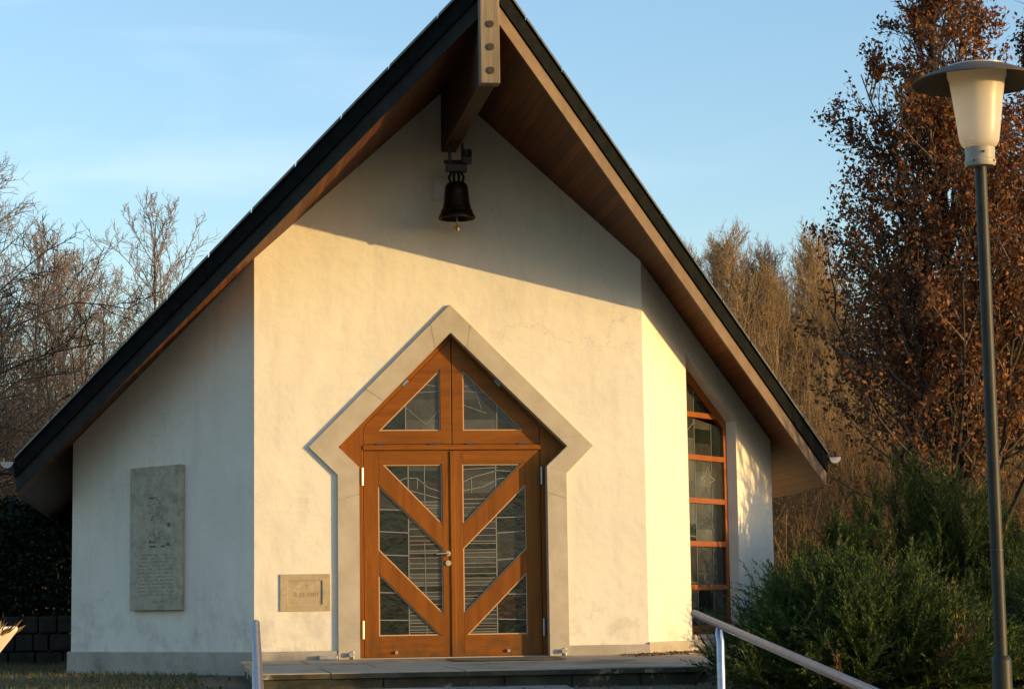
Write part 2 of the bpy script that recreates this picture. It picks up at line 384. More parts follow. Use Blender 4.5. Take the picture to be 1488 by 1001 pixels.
# ------------------------------------------------------------------ chapel
A, B_, C_ = 1.911, 3.722, 2.088          # folds of the front, outer corners
TZ, ST = 5.936, .905                     # ridge height, roof slope
YT, XE, YE, YB = -3.03, 4.285, 1.975, 12.0
ztop = lambda x: TZ-ST*abs(x)
zs = lambda x: ztop(x)-.345
chapel = thing('chapel', (0,0,0), 'white rendered chapel with a steep dark prow-shaped roof and a pointed wooden double door', 'chapel')
PZ = .085
# front wall with door opening (covered by the stone surround)
def v(x, z, y=0.0): return (x, y, z)
mb = MB()
op = [(-1.0,-.2),(-1.0,1.79),(-1.26,2.026),(0,3.27),(1.26,2.026),(1.0,1.79),(1.0,-.2)]
outer = [(-A,-.2),(-A,zs(A)+.06),(0,zs(0)+.06),(A,zs(A)+.06),(A,-.2)]
# a single polygon that runs round the opening
poly = [(-A,-.2),(-1.0,-.2),(-1.0,1.79),(-1.26,2.026),(0,3.27),(1.26,2.026),(1.0,1.79),(1.0,-.2),(A,-.2),(A,zs(A)+.06),(0,zs(0)+.06),(-A,zs(A)+.06)]
mb.prism([v(*p) for p in poly], (0,.3,0))
mb.build('front_wall', 'plaster', chapel)
u_f = Vector(((B_-A), C_, 0)); L = u_f.length; u_f.normalize()
def fpt(side, s, z, off=0):
    # point on an angled front wall; off > 0 = inwards
    p = Vector((A+u_f.x*s, u_f.y*s, z)); n = Vector((-u_f.y, u_f.x, 0)); p = p+n*off
    return (side*p.x, p.y, p.z)
zf = lambda s: zs(A+u_f.x*s)+.06
NIN = lambda side: Vector((side*-u_f.y, u_f.x, 0))
# left angled wall
mb = MB(); mb.prism([fpt(-1,0,-.2), fpt(-1,L,-.2), fpt(-1,L,zf(L)), fpt(-1,0,zf(0))], NIN(-1)*.25)
mb.build('side_front_wall', 'plaster', chapel)
# right angled wall with window opening
W0, W1, WZ = .885, 1.955, .165
wt = lambda s: 3.02-.60*(s-W0)
mb = MB()
mb.prism([fpt(1,0,-.2), fpt(1,W0,-.2), fpt(1,W0,WZ), fpt(1,W0,wt(W0)), fpt(1,W0,zf(W0)), fpt(1,0,zf(0))], NIN(1)*.25)
mb.prism([fpt(1,W0,-.2), fpt(1,W1,-.2), fpt(1,W1,WZ), fpt(1,W0,WZ)], NIN(1)*.25)
mb.prism([fpt(1,W0,wt(W0)), fpt(1,W1,wt(W1)), fpt(1,W1,zf(W1)), fpt(1,W0,zf(W0))], NIN(1)*.25)
mb.prism([fpt(1,W1,-.2), fpt(1,L,-.2), fpt(1,L,zf(L)), fpt(1,W1,zf(W1)), fpt(1,W1,wt(W1)), fpt(1,W1,WZ)], NIN(1)*.25)
wob = mb.build('side_front_wall', 'plaster', chapel)
mb = MB()
for s in (-1, 1):
    mb.prism([(s*B_,C_,-.2),(s*B_,YB-.6,-.2),(s*B_,YB-.6,zs(B_)+.06),(s*B_,C_,zs(B_)+.06)], (-s*.25,0,0))
mb.prism([(-B_,YB-.6,-.2),(B_,YB-.6,-.2),(B_,YB-.6,zs(B_)+.06),(0,YB-.6,zs(0)+.06),(-B_,YB-.6,zs(B_)+.06)], (0,-.25,0))
mb.build('nave_wall', 'plaster', chapel)
# plinths (stand 25 mm proud)
def plinth(pts, z0, z1, o=.028, name='plinth'):
    m = MB(); m.prism([tuple(p) for p in pts], (0,0,z1-z0)); return m.build(name, 'plinth', chapel, bevel=.008)
o = .028
nl = NIN(-1)*-o; nr = NIN(1)*-o
for side, z0, z1 in ((-1,-.2,PZ),(1,-.2,.115)):
    n = NIN(side)*-o
    a = Vector(fpt(side,0,z0)); b = Vector(fpt(side,L,z0))
    pts = [a, a+n+Vector((0,-.0,0)), b+n+u_f.x*Vector((side*.03,0,0)), b+Vector((side*.03,.03,0))]
    ai = Vector((side*A, -o, z0))
    plinth([a+NIN(side)*.02, ai, b+n+Vector((side*.02,0,0)), b+Vector((side*.03,.12,0)), b+NIN(side)*.02], z0, z1)
plinth([Vector((-A+.002,-o,-.2)), Vector((-1.11,-o,-.2)), Vector((-1.11,.02,-.2)), Vector((-A+.002,.02,-.2))], -.2, PZ)
plinth([Vector((1.11,-o,-.2)), Vector((A-.002,-o,-.2)), Vector((A-.002,.02,-.2)), Vector((1.11,.02,-.2))], -.2, .095)

# roof ---------------------------------------------------------------
def slab(side, zo1, zo2, name, mt, inset=0, xin=0, uv=None):
    m = MB(); xe = XE-inset
    ye = YT+(YE-YT)*xe/XE
    pl = [(xin, YT+ (YE-YT)*xin/XE+inset*1.2), (xe, ye+inset*.8), (xe, YB), (xin, YB)]
    vs = [(side*x, y, ztop(x)-zo1) for x, y in pl]+[(side*x, y, ztop(x)-zo2) for x, y in pl]
    m.add(vs, [(0,1,2,3),(7,6,5,4),(0,4,5,1),(1,5,6,2),(2,6,7,3),(3,7,4,0)])
    return m.build(name, mt, chapel)
ro = {}
for s in (-1, 1):
    ro[s] = slab(s, 0, .20, 'roof_slope', 'roof')
    slab(s, .204, .345, 'soffit', 'soffit', inset=.004)
pl_u = Vector((XE, YE-YT, 0)).normalized(); pl_n = Vector((pl_u.y, -pl_u.x, 0))
def rake(side, o0, o1, z0, z1, name, mt, ext=0, par=chapel, t0=0, t1=1, bev=.0):
    """board along the front edge; o = outward offsets, z = drops below the roof line"""
    m = MB(); vs = []
    for zz in (z0, z1):
        for oo in (o0, o1):
            for t in (t0, t1):
                base = Vector((0, YT, 0))+pl_n*oo
                ta = -base.x/pl_u.x
                x1 = XE+ext
                tb = (x1-base.x)/pl_u.x
                p = base+pl_u*(ta+(tb-ta)*t)
                # roof height taken at the edge itself
                hx = (ta+(tb-ta)*t)*pl_u.x if t > 0 else 0
                hx = p.x
                vs.append((side*p.x, p.y, ztop(hx)+ .0 - zz))
    # order: z0:(o0t0,o0t1,o1t0,o1t1) z1:...
    m.add(vs, [(0,1,3,2),(4,6,7,5),(2,3,7,6),(0,4,5,1),(0,2,6,4),(1,5,7,3)])
    return m.build(name, mt, par, bevel=bev)
for s in (-1, 1):
    rake(s, .001, .062, -.012, .175, 'verge_shadow_strip', 'verge_shade', ext=.02)  # added dark strip: the overhang's shadow on the rake, done as colour
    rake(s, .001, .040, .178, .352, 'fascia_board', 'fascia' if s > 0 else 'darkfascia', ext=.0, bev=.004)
    n = 11
    for k in range(n):
        rake(s, -.10, .088, -.040, -.0135, 'verge_flashing', 'flash', ext=.03, t0=k/n+.0015, t1=(k+1)/n-.0015)
    # eaves board + gutter
    m = MB(); m.box(s*XE, s*(XE+.022), YE+.03, YB, ztop(XE)-.36, ztop(XE)-.04); m.build('eaves_board', 'fascia', chapel)
    m = MB(); gpts = []
    cx, cz = s*(XE+.095), ztop(XE)-.035
    prof = [(math.cos(a)*.065, math.sin(a)*.065) for a in np.linspace(math.pi, 2*math.pi, 9)]
    k = len(prof)
    for y in (YE-.10, YB+.1):
        for px_, pz_ in prof: m.v.append((cx+px_, y, cz+pz_))
        for px_, pz_ in prof: m.v.append((cx+px_*.93, y, cz+pz_*.93))
    for i in range(k-1):
        m.f.append((i, i+1, 2*k+i+1, 2*k+i)); m.f.append((k+i, 3*k+i, 3*k+i+1, k+i+1)); m.m += [0,0]
    m.f.append(tuple(range(k))); m.m.append(0)
    m.build('gutter', 'zinc', chapel, smooth=False)
m = MB(); m.prism([(-.16,YT-.05,TZ-.10),(0,YT-.05,TZ+.075),(.16,YT-.05,TZ-.10),(.0,YT-.05,TZ+.03)], (0,YB-YT,0)); m.build('ridge_cap', 'roof', chapel)
# ridge beam and king post at the tip
m = MB(); m.box(-.072,.072,-3.06,-.001,4.935,5.62); m.build('ridge_beam', 'beam', chapel, bevel=.006)
m = MB(); m.box(-.084,.084,-3.20,-3.062,4.90,6.05); kp = m.build('tip_post', 'post', chapel, bevel=.008)
for z in (5.415, 5.215, 5.01):
    m = MB(); m.tube([(.004,-3.212,z),(.004,-3.19,z)], [.031,.031], 14); m.build('bolt', 'bolt', kp)

# stone door surround --------------------------------------------------
so_ = [(-1.112,-.0),(-1.112,1.757),(-1.388,2.027),(-.006,3.412),(1.388,2.027),(1.12,1.757),(1.12,0)]
si_ = [(-.905,-.0),(-.905,1.83),(-1.105,2.024),(-.002,3.138),(1.135,2.024),(.93,1.83),(.93,0)]
D0, D1 = -.037, .16
m = MB()
names = []
jn = .0015
def lerp(a, b, t): return (a[0]+(b[0]-a[0])*t, a[1]+(b[1]-a[1])*t)
segs = []
def seg(i0, t0, i1, t1):
    a = [lerp(so_[i0], so_[i0+1], t0), lerp(so_[i0], so_[i0+1], t1)]
    b = [lerp(si_[i0], si_[i0+1], t0), lerp(si_[i0], si_[i0+1], t1)]
    return [a[0], a[1], b[1], b[0]]
# jambs, elbow blocks, gable stones with fine joints
quads = []
def stones(chain):
    """chain: list of (segment, t) stations -> stones between stations; a stone may turn one corner"""
    for (s0, t0), (s1, t1) in zip(chain[:-1], chain[1:]):
        o_ = [lerp(so_[s0], so_[s0+1], t0)]; i_ = [lerp(si_[s0], si_[s0+1], t0)]
        for c in range(s0+1, s1+1):
            o_.append(so_[c]); i_.append(si_[c])
        o_.append(lerp(so_[s1], so_[s1+1], t1)); i_.append(lerp(si_[s1], si_[s1+1], t1))
        quads.append(o_+i_[::-1])
def sh(st, d):
    return (st[0], min(1, max(0, st[1]+d)))
st = [(0,0),(0,.86),(1,.999),(2,.40),(2,.86),(3,.14),(3,.93),(4,.999),(5,.14),(5,1)]
for a, b in zip(st[:-1], st[1:]):
    stones([sh(a, 0 if a[1] in (0,) else .0012), sh(b, 0 if b[1] == 1 else -.0012)])
sroot = MB()
for q in quads: sroot.prism([(x, D0, z) for x, z in q], (0, D1-D0, 0))
sur = sroot.build('door_surround', 'sandstone', chapel, bevel=.003)
# hidden core so no light comes through the joints
m = MB()
for i in range(6):
    a, b = so_[i], so_[i+1]; c, d = si_[i+1], si_[i]
    mid = lambda p, q, t: (p[0]+(q[0]-p[0])*t, p[1]+(q[1]-p[1])*t)
    pts = [mid(a,d,.05), mid(b,c,.05), mid(c,b,.05), mid(d,a,.05)]
    m.prism([(x, D0+.004, z) for x, z in pts], (0, .15, 0))
m.build('mortar', mat('mortar', (.25,.22,.17), .95, 0, .1), sur)

# door -----------------------------------------------------------------
DX = .015
def P(x, z, y): return (x+DX, y, z)
FY = .105            # outer face of the fixed frame
m = MB()
fo = [(-.96,0),(-.96,1.83),(-1.16,2.024),(0,3.19),(1.16,2.024),(.96,1.83),(.96,0)]
fi_low = [(-.872,.002),(-.872,2.0),(.872,2.0),(.872,.002)]
fi_up = [(-.872,2.056),(-.872,2.222),(0,3.092),(.872,2.222),(.872,2.056)]
fr = [(-.96,.002),(-.872,.002),(-.872,2.0),(.872,2.0),(.872,.002),(.96,.002),(.96,1.83),(1.16,2.024),(0,3.19),(-1.16,2.024),(-.96,1.83)]
m.holed([P(x,z,FY) for x, z in fr], [[P(x,z,FY) for x, z in fi_up]], (0,.09,0))
frame = m.build('door_frame', 'door', chapel, bevel=.003)
m = MB(); m.box(-.872+DX,.872+DX,.093,.104,2.004,2.05); m.build('transom', 'doorh', frame, bevel=.003)

def clip(poly, a, b, c):
    """keep ax+bz<=c of a convex polygon"""
    out = []
    for i in range(len(poly)):
        p, q = poly[i], poly[(i+1) % len(poly)]
        dp = a*p[0]+b*p[1]-c; dq = a*q[0]+b*q[1]-c
        if dp <= 0: out.append(p)
        if (dp < 0 < dq) or (dq < 0 < dp):
            t = dp/(dp-dq); out.append((p[0]+(q[0]-p[0])*t, p[1]+(q[1]-p[1])*t))
    return out
def area(p): return abs(sum(p[i][0]*p[(i+1) % len(p)][1]-p[(i+1) % len(p)][0]*p[i][1] for i in range(len(p)))/2)
def came(mb, poly, p, q, w, yf, yb, tr, mi=5):
    """lead line from p to q clipped to poly"""
    dx, dz = q[0]-p[0], q[1]-p[1]; l = math.hypot(dx, dz); nx, nz = -dz/l*w/2, dx/l*w/2
    # clip the convex pane by the strip
    c0 = nx/(w/2)*p[0]+nz/(w/2)*p[1]
    a, b = nx/(w/2), nz/(w/2)
    r_ = clip(poly, a, b, c0+w/2); r_ = clip(r_, -a, -b, -(c0-w/2))
    ux, uz = dx/l, dz/l
    r_ = clip(r_, ux, uz, ux*q[0]+uz*q[1]); r_ = clip(r_, -ux, -uz, -(ux*p[0]+uz*p[1]))
    if len(r_) >= 3 and area(r_) > 1e-6:
        mb.prism([tr(x, z, yf) for x, z in r_], Vector(tr(0,0,yb))-Vector(tr(0,0,yf)), mi)
GM = ['g_dark','g_mid','g_light','g_brown','g_pale','lead']
def pane(name, poly, parent, tr, yf, lines, zones, rng):
    """stained glass pane: pieces cut out of a convex polygon, lead lines standing proud.
    zones: list of (x0,x1,[z cuts],tone weights)"""
    mb = MB()
    for x0, x1, cuts, wts in zones:
        pp = clip(clip(poly, 1, 0, x1), -1, 0, -x0)
        if len(pp) < 3: continue
        cs = [-9]+sorted(cuts)+[19]
        for a, b in zip(cs[:-1], cs[1:]):
            q = clip(clip(pp, 0, 1, b), 0, -1, -a)
            if len(q) >= 3 and area(q) > 1e-5:
                mi = rng.choices(range(5), wts)[0]
                jy = rng.uniform(0, .002)
                mb.prism([tr(x, z, yf+jy) for x, z in q], Vector(tr(0,0,yf+.008))-Vector(tr(0,0,yf+jy)), mi)
    for (p, q, w_) in lines: came(mb, poly, p, q, w_, yf-.0035, yf+.001, tr)
    return mb.build(name, GM, parent)
trD = lambda x, z, y: (x+DX, y, z)
rng = random.Random(5)
def inset_poly(poly, d):
    # offset every edge of a convex polygon inwards
    cx = sum(p[0] for p in poly)/len(poly); cz = sum(p[1] for p in poly)/len(poly)
    r_ = [(cx-9,cz-9),(cx+9,cz-9),(cx+9,cz+9),(cx-9,cz+9)]
    for i in range(len(poly)):
        p, q = poly[i], poly[(i+1) % len(poly)]
        a, b = q[1]-p[1], -(q[0]-p[0]); l = math.hypot(a, b); a /= l; b /= l
        c = a*p[0]+b*p[1]
        if a*cx+b*cz > c: a, b, c = -a, -b, -c
        r_ = clip(r_, a, b, c-d)
    return r_
def bead(poly, parent, tr, y0, y1, wd=.011):
    m = MB(); inn = inset_poly(poly, wd)
    n = len(poly)
    if len(inn) != n: return
    # match order
    for i in range(n):
        p, q = poly[i], poly[(i+1) % n]
        pi = min(inn, key=lambda t: (t[0]-p[0])**2+(t[1]-p[1])**2); qi = min(inn, key=lambda t: (t[0]-q[0])**2+(t[1]-q[1])**2)
        m.prism([tr(*p, y0), tr(*q, y0), tr(*qi, y0), tr(*pi, y0)], Vector(tr(0,0,y1))-Vector(tr(0,0,y0)))
    return m.build('glazing_bead', 'bead', parent)
centre_cuts = sorted([.24,.27,.30,.325,.36,.40,.445,.47,.51,.56,.585,.63,.69,.72,.76,.80,.86,.90,.96,1.0,1.03,1.09,1.12,1.17,1.24,1.30,1.36,1.44])
WDARK = (8,1,0,1,0); WMID = (1,4,4,1.4,.8); WLITE = (0,2,4,.5,2)
def door_panes(side, parent):
    g1 = [(.10,1.862),(.68,1.862),(.10,1.27)]; g2 = [(.10,1.045),(.725,1.668),(.725,1.035),(.10,.41)]; g3 = [(.725,.812),(.725,.212),(.13,.212)]
    xs = .43+.0*side
    def lines_for():
        L_ = []
        sgn = side
        L_.append(((sgn*xs, .1), (sgn*xs, 2.0), .010))
        L_.append(((sgn*.255, .1), (sgn*(.255+.02), 1.1), .006)) if side < 0 else None
        for z in ((.36,.62,.98,1.20,1.42) if side < 0 else (.36,.60,.93,1.19,1.34)):
            dz = rng.uniform(-.025,.03)
            L_.append(((sgn*xs, z), (sgn*.9, z+dz), .009))
        for z in centre_cuts: L_.append(((0, z), (sgn*xs, z+rng.uniform(-.006,.006)), .0055))
        # wave shapes in the upper part
        if side < 0:
            for p, q in (((-.62,1.66),(-.46,1.73)),((-.46,1.73),(-.34,1.73)),((-.34,1.73),(-.24,1.64)),((-.24,1.64),(-.06,1.58)),((-.34,1.73),(-.34,1.62)),((-.27,1.9),(-.27,1.3)),((-.46,1.62),(-.08,1.52)),((-.62,1.66),(-.46,1.62)),((-.4,1.50),(-.05,1.50)),((-.4,1.47),(-.05,1.46))): L_.append((p, q, .007))
        else:
            for p, q in (((.08,1.68),(.22,1.74)),((.22,1.74),(.45,1.80)),((.45,1.80),(.75,1.78)),((.08,1.60),(.30,1.64)),((.30,1.64),(.46,1.72)),((.46,1.72),(.7,1.74)),((.19,1.74),(.19,1.58)),((.05,1.52),(.5,1.53)),((.05,1.48),(.5,1.48)),((.1,1.81),(.45,1.83))): L_.append((p, q, .007))
        return [l for l in L_ if l]
    lines = lines_for()
    for g, yo in ((g1,0),(g2,0),(g3,0)):
        poly = [(side*x, z) for x, z in g]
        if side < 0: poly = poly[::-1]
        lo, hi = (0, xs) if side > 0 else (-xs, 0)
        lo2, hi2 = (xs, 1) if side > 0 else (-1, -xs)
        big = inset_poly(poly, -.012)
        pane('glass_pane', big, parent, trD, .140, lines, [(lo, hi, centre_cuts+[1.5,1.58,1.7,1.8], WMID), (lo2, hi2, [.36,.62,.98,1.2,1.42,1.7], WDARK)], rng)
        bead(poly, parent, trD, .128, .139)
def door_leaf(side):
    s = side
    y0 = .112
    def Q(L): return [P(s*x, z, y0) for x, z in L]
    m = MB()
    out = [(.004,.006),(.868,.006),(.868,1.996),(.004,1.996)]
    g1 = [(.10,1.862),(.68,1.862),(.10,1.27)]; g2 = [(.10,1.045),(.725,1.668),(.725,1.035),(.10,.41)]; g3 = [(.725,.812),(.725,.212),(.13,.212)]
    hole = [(.10,.212),(.725,.212),(.725,1.862),(.10,1.862)]
    m.holed(Q(out), [Q(hole)], (0,.05,0))
    leaf = m.build('door_leaf', 'door', chapel, bevel=.004)
    # horizontal rails slightly proud so the grain runs crosswise
    m = MB()
    m.box(*(sorted((P(s*.105,0,0)[0], P(s*.72,0,0)[0]))), y0-.0015, y0+.03, .012, .2115); m.build('door_rail', 'doorh', leaf)
    m = MB()
    m.box(*(sorted((P(s*.105,0,0)[0], P(s*.72,0,0)[0]))), y0-.0015, y0+.03, 1.8625, 1.99); m.build('door_rail', 'doorh', leaf)
    for br in ([(.10,1.27),(.68,1.862),(.725,1.862),(.725,1.668),(.10,1.045)], [(.10,.41),(.725,1.035),(.725,.812),(.13,.212),(.10,.212)]):
        m = MB(); m.prism([P(s*x, z, y0+.001) for x, z in br], (0,.05,0)); m.build('brace', 'brace', leaf, bevel=.004)
    door_panes(s, leaf)
    return leaf
dl = door_leaf(-1); dr = door_leaf(1)
m = MB(); m.box(-.022+DX,.024+DX,.098,.111,.01,1.99); m.build('meeting_strip', 'door', dr, bevel=.003)
# handle, lock, hinges
m = MB(); m.tube([(-.035,.10,.995),(-.035,.045,.995)], [.013,.013], 12); m.tube([(-.035,.05,.995),(-.08,.048,.996),(-.155,.052,.99)], [.011,.010,.009], 10); m.tube([(-.035,.112,.995),(-.035,.100,.995)], [.026,.026], 16)
smoothing(m.build('door_handle', 'brass', dl))
m = MB(); m.tube([(-.033,.112,.903),(-.033,.098,.903)], [.027,.027], 16); m.tube([(-.033,.099,.903),(-.033,.09,.903)], [.011,.011], 12); smoothing(m.build('lock', 'brass', dl))
for s, lf, mt in ((-1, dl, 'brass'), (1, dr, 'steel')):
    for z in (.275, 1.745):
        m = MB(); x = s*.880+DX; m.tube([(x,.092,z-.085),(x,.092,z+.085)], [.014,.014], 12); smoothing(m.build('hinge', mt, lf))
# door stops on the leaves
for x, lf in ((-.545, dl), (.545, dr)):
    m = MB(); m.tube([(x,.112,.055),(x,.085,.055)], [.012,.016], 10); smoothing(m.build('door_stop', 'zinc', lf))
# upper sashes
def sash(s):
    y0 = .110
    m = MB(); Q = lambda L: [P(s*x, z, y0) for x, z in L]
    m.holed(Q([(.004,2.060),(.868,2.060),(.868,2.224),(.004,3.084)]), [Q([(.112,2.190),(.715,2.190),(.112,2.79)])], (0,.05,0))
    sh_ = m.build('gable_window', 'doorh', chapel, bevel=.004)
    poly = [(s*.112,2.190),(s*.715,2.190),(s*.112,2.79)]
    if s < 0: poly = poly[::-1]
    lo, hi = (0,.45) if s > 0 else (-.45,0); lo2, hi2 = (.45,1) if s > 0 else (-1,-.45)
    ln = [((s*.45,2.1),(s*.45,2.9),.008), ((s*.1,2.62),(s*.35,2.66),.005), ((s*.1,2.58),(s*.4,2.56),.005)]
    if s < 0: ln += [((-.45,2.42),(-.25,2.25),.005),((-.25,2.25),(-.1,2.42),.005)]
    else: ln += [((.1,2.45),(.35,2.36),.005),((.2,2.7),(.3,2.4),.004)]
    pane('glass_pane', inset_poly(poly,-.012), sh_, trD, .140, ln, [(lo,hi,[2.3,2.5],WLITE),(lo2,hi2,[],WDARK)], rng)
    bead(poly, sh_, trD, .128, .139)
    # small catch on the slope, two hinges on the transom
    c = Vector(P(s*.455, 2.655, .100)); d = Vector((s*-.7071,0,.7071)); n = Vector((.7071*s,0,.7071))
    m = MB(); m.prism([c-d*.038-n*.014, c+d*.038-n*.014, c+d*.038+n*.014, c-d*.038+n*.014], (0,.012,0)); m.build('catch', 'steel', sh_, bevel=.003)
    for x in (.185,.70):
        m = MB(); m.tube([P(s*x-.04,2.058,.096), P(s*x+.04,2.058,.096)], [.009,.009], 8); smoothing(m.build('hinge', 'steel', sh_))
sash(-1); sash(1)
m = MB(); m.box(-.93,.955,.10,.19,-.01,.004); m.build('threshold', 'sandstone', chapel)
# wall-mounted stops beside the door
for x in (-.99, 1.06):
    m = MB(); m.tube([(x,-.04,.045),(x,-.085,.045)], [.017,.024], 12); m.tube([(x+.02,-.05,.0),(x+.02,-.05,.075)], [.008,.008], 8); smoothing(m.build('door_stop', 'zinc', chapel))
m = MB(); m.box(-1.30,-1.125,-.10,-.0285,.002,.042); m.build('foot_scraper', 'zinc', chapel, bevel=.006)

# window in the right angled wall ---------------------------------------
def trW(s, z, off): return fpt(1, s, z, off)
WO = .115
m = MB()
wtop = lambda s: wt(s)
fo = [(W0-.01,WZ+.0),(W1+.01,WZ+.0),(W1+.01,wtop(W1)+.0),(W0-.01,wtop(W0)+.012)]
inx0, inx1 = W0+.055, W1-.06
m.holed([trW(s,z,WO) for s, z in fo], [[trW(inx0,.255,WO), trW(inx1,.255,WO), trW(inx1,wt(inx1)-.11,WO), trW(inx0,wt(inx0)-.11,WO)]], NIN(1)*.06)
wf = m.build('window', 'winwood', chapel, bevel=.003)
bars = [2.416, 1.976, 1.531, 1.089, .643]
for i, z in enumerate(bars):
    m = MB(); e = inx1 if z < 2.4 else inx1-.0
    if z > wt(inx1)-.11: e = inx0+(wt(inx0)-.11-z)/.60
    m.prism([trW(inx0-.004,z-.028,WO-.006), trW(min(e,inx1)+.004,z-.028,WO-.006), trW(min(e,inx1)+.004,z+.028,WO-.006), trW(inx0-.004,z+.028,WO-.006)], NIN(1)*.05)
    m.build('glazing_bar', 'winwood', wf, bevel=.003)
def wpane(z0, z1, k):
    poly = [(inx0-.01,z0),(inx1+.01,z0),(inx1+.01,min(z1,wt(inx1)-.10)),(inx0-.01,min(z1,wt(inx0)-.10))]
    if k == 5: poly = [(inx0-.01,z0),(inx0+(wt(inx0)-.11-z0)/.60,z0),(inx0-.01,wt(inx0)-.10)]
    rg = random.Random(30+k)
    ln = [((1.28,0),(1.28,3.2),.006),((1.62,0),(1.66,3.2),.006)]
    if k == 3:
        c = (1.55,1.76)
        star = [(c[0]+math.cos(a)*(.16 if i % 2 == 0 else .07), c[1]+math.sin(a)*(.13 if i % 2 == 0 else .05)) for i, a in enumerate(np.linspace(0, 2*math.pi, 9)[:-1])]
        ln += [(star[i], star[(i+1) % 8], .006) for i in range(8)]
    else:
        for _ in range(2):
            p = (rg.uniform(.9,1.3), rg.uniform(z0,z1)); ln.append((p, (1.28 if p[0] < 1.28 else 1.63, p[1]+rg.uniform(-.1,.15)), .005))
    pane('glass_pane', poly, wf, trW, WO+.022, ln, [(0,1.28,[z0+.2],(1,3,3,0,2)),(1.28,1.63,[z0+.15,z0+.3],(3,2,2,1,1)),(1.63,3,[],(3,3,1,0,0))], rg)
zz = [.24]+bars[::-1]+[9]
for k in range(6): wpane(zz[k], zz[k+1], k)
m = MB(); m.prism([trW(W0-.0,WZ-.045,-.03), trW(W1,WZ-.045,-.03), trW(W1,WZ+.004,-.03), trW(W0,WZ+.004,-.03)], NIN(1)*.15); m.build('window_sill', 'plinth', chapel, bevel=.005)

# dry lines of cabling etc. under the gable: bell hanger + bell ---------------
bell = thing('bell', (.022,-.46,4.19), 'small dark bronze bell hanging under the ridge beam in the gable', 'bell')
m = MB()
prof = [(.178,0),(.181,.012),(.165,.045),(.140,.10),(.124,.17),(.117,.25),(.112,.31),(.095,.345),(.06,.36),(.0,.362)]
inner = [(.0,.335),(.09,.32),(.100,.25),(.108,.17),(.125,.10),(.150,.04),(.166,.0)]
m.lathe(prof[:-1]+[(.001,.362)], bell.location, 40, closed=True); m.lathe([(.001,.335)]+inner[1:]+[(.178,0)], bell.location, 40, closed=True)
body = smoothing(m.build('bell_body', 'bell', bell), 50)
m = MB(); m.lathe([(.1225,.175),(.127,.18),(.1225,.187)], bell.location, 40, closed=True); m.lathe([(.150,.075),(.156,.08),(.148,.09)], bell.location, 40, closed=True); m.build('moulding', 'bell', body, smooth=True)
m = MB()
bx, by, bz = bell.location
m.tube([(bx,by,bz+.30),(bx,by,bz+.02),(bx+.004,by,bz-.055)], [.008,.009,.010], 8); m.lathe([(.001,-.1),(.016,-.095),(.024,-.07),(.016,-.045),(.001,-.04)], (bx+.006,by,bz-.02), 14, closed=True)
smoothing(m.build('clapper', 'clapper', bell))
m = MB()
for dx in (-.055,-.02,.02,.055): m.tube([(bx+dx,by,bz+.35),(bx+dx*1.3,by,bz+.41),(bx+dx*.8,by,bz+.465)], [.013,.014,.013], 8)
m.build('crown', 'bell', bell, smooth=True)
m = MB(); m.box(bx-.10,bx+.10,by-.05,by+.05,bz+.46,bz+.53); m.box(bx-.075,bx-.05,by-.03,by+.03,bz+.53,bz+.742); m.box(bx+.05,bx+.075,by-.03,by+.03,bz+.53,bz+.742)
m.tube([(bx-.12,by,bz+.56),(bx+.12,by,bz+.56)], [.02,.02], 10)
m.build('hanger', 'iron', bell, bevel=.004)
m = MB(); m.box(bx+.05,bx+.14,by-.09,by+.0,bz+.535,bz+.60); m.tube([(bx+.09,by-.1,bz+.6),(bx+.09,by-.1,bz+.66)], [.05,.05], 14); m.build('striker', 'iron', bell, bevel=.004)
m = MB(); m.box(-.150,-.065,-.022,-.001,4.45,4.67); m.build('bell_plate', 'paleplate', chapel, bevel=.004)

# stone tablets -----------------------------------------------------------
F = lambda s, z, off: fpt(-1, s, z, off)
s0, s1 = 1.005, 1.765
tb = thing('relief_slab', Vector(F((s0+s1)/2, .49, -.03)), 'tall weathered sandstone slab with a carved relief on the shaded left wall', 'stone slab')
m = MB(); m.prism([F(s0,.490,-.065), F(s1,.490,-.065), F(s1,1.912,-.065), F(s0,1.917,-.065)], NIN(-1)*.06); sl = m.build('slab', 'relief', tb, bevel=.008)
# carved emblem: irregular proud and sunk marks
rg = random.Random(3); m = MB(); cx = (s0+s1)/2-.01
def mark(a, b, z0, z1, h=.012, mi=0): m.prism([F(a,z0,-.065-h), F(b,z0,-.065-h), F(b,z1,-.065-h), F(a,z1,-.065-h)], NIN(-1)*(h+.004), mi)
for _ in range(95):
    t = rg.random(); zc = 1.18+.42*t
    wv = .20*(1-abs(t-.35)*.9)
    x = cx+rg.gauss(0, .45)*wv; a_ = rg.uniform(.008,.032); b_ = rg.uniform(.006,.028)
    mark(x-a_, x+a_, zc-b_, zc+b_, rg.uniform(.004,.014))
for x, z, a_, b_ in ((cx+.02,1.60,.07,.008),(cx+.04,1.17,.045,.012),(cx+.03,1.12,.04,.008),(cx-.12,1.12,.03,.008),(cx-.20,1.14,.02,.014),(cx-.21,1.33,.018,.02),(cx+.0,1.55,.05,.008)): mark(x-a_, x+a_, z-b_, z+b_, .006, 1)
m.build('carved_emblem', ['relief','engrave'], sl)
m = MB()
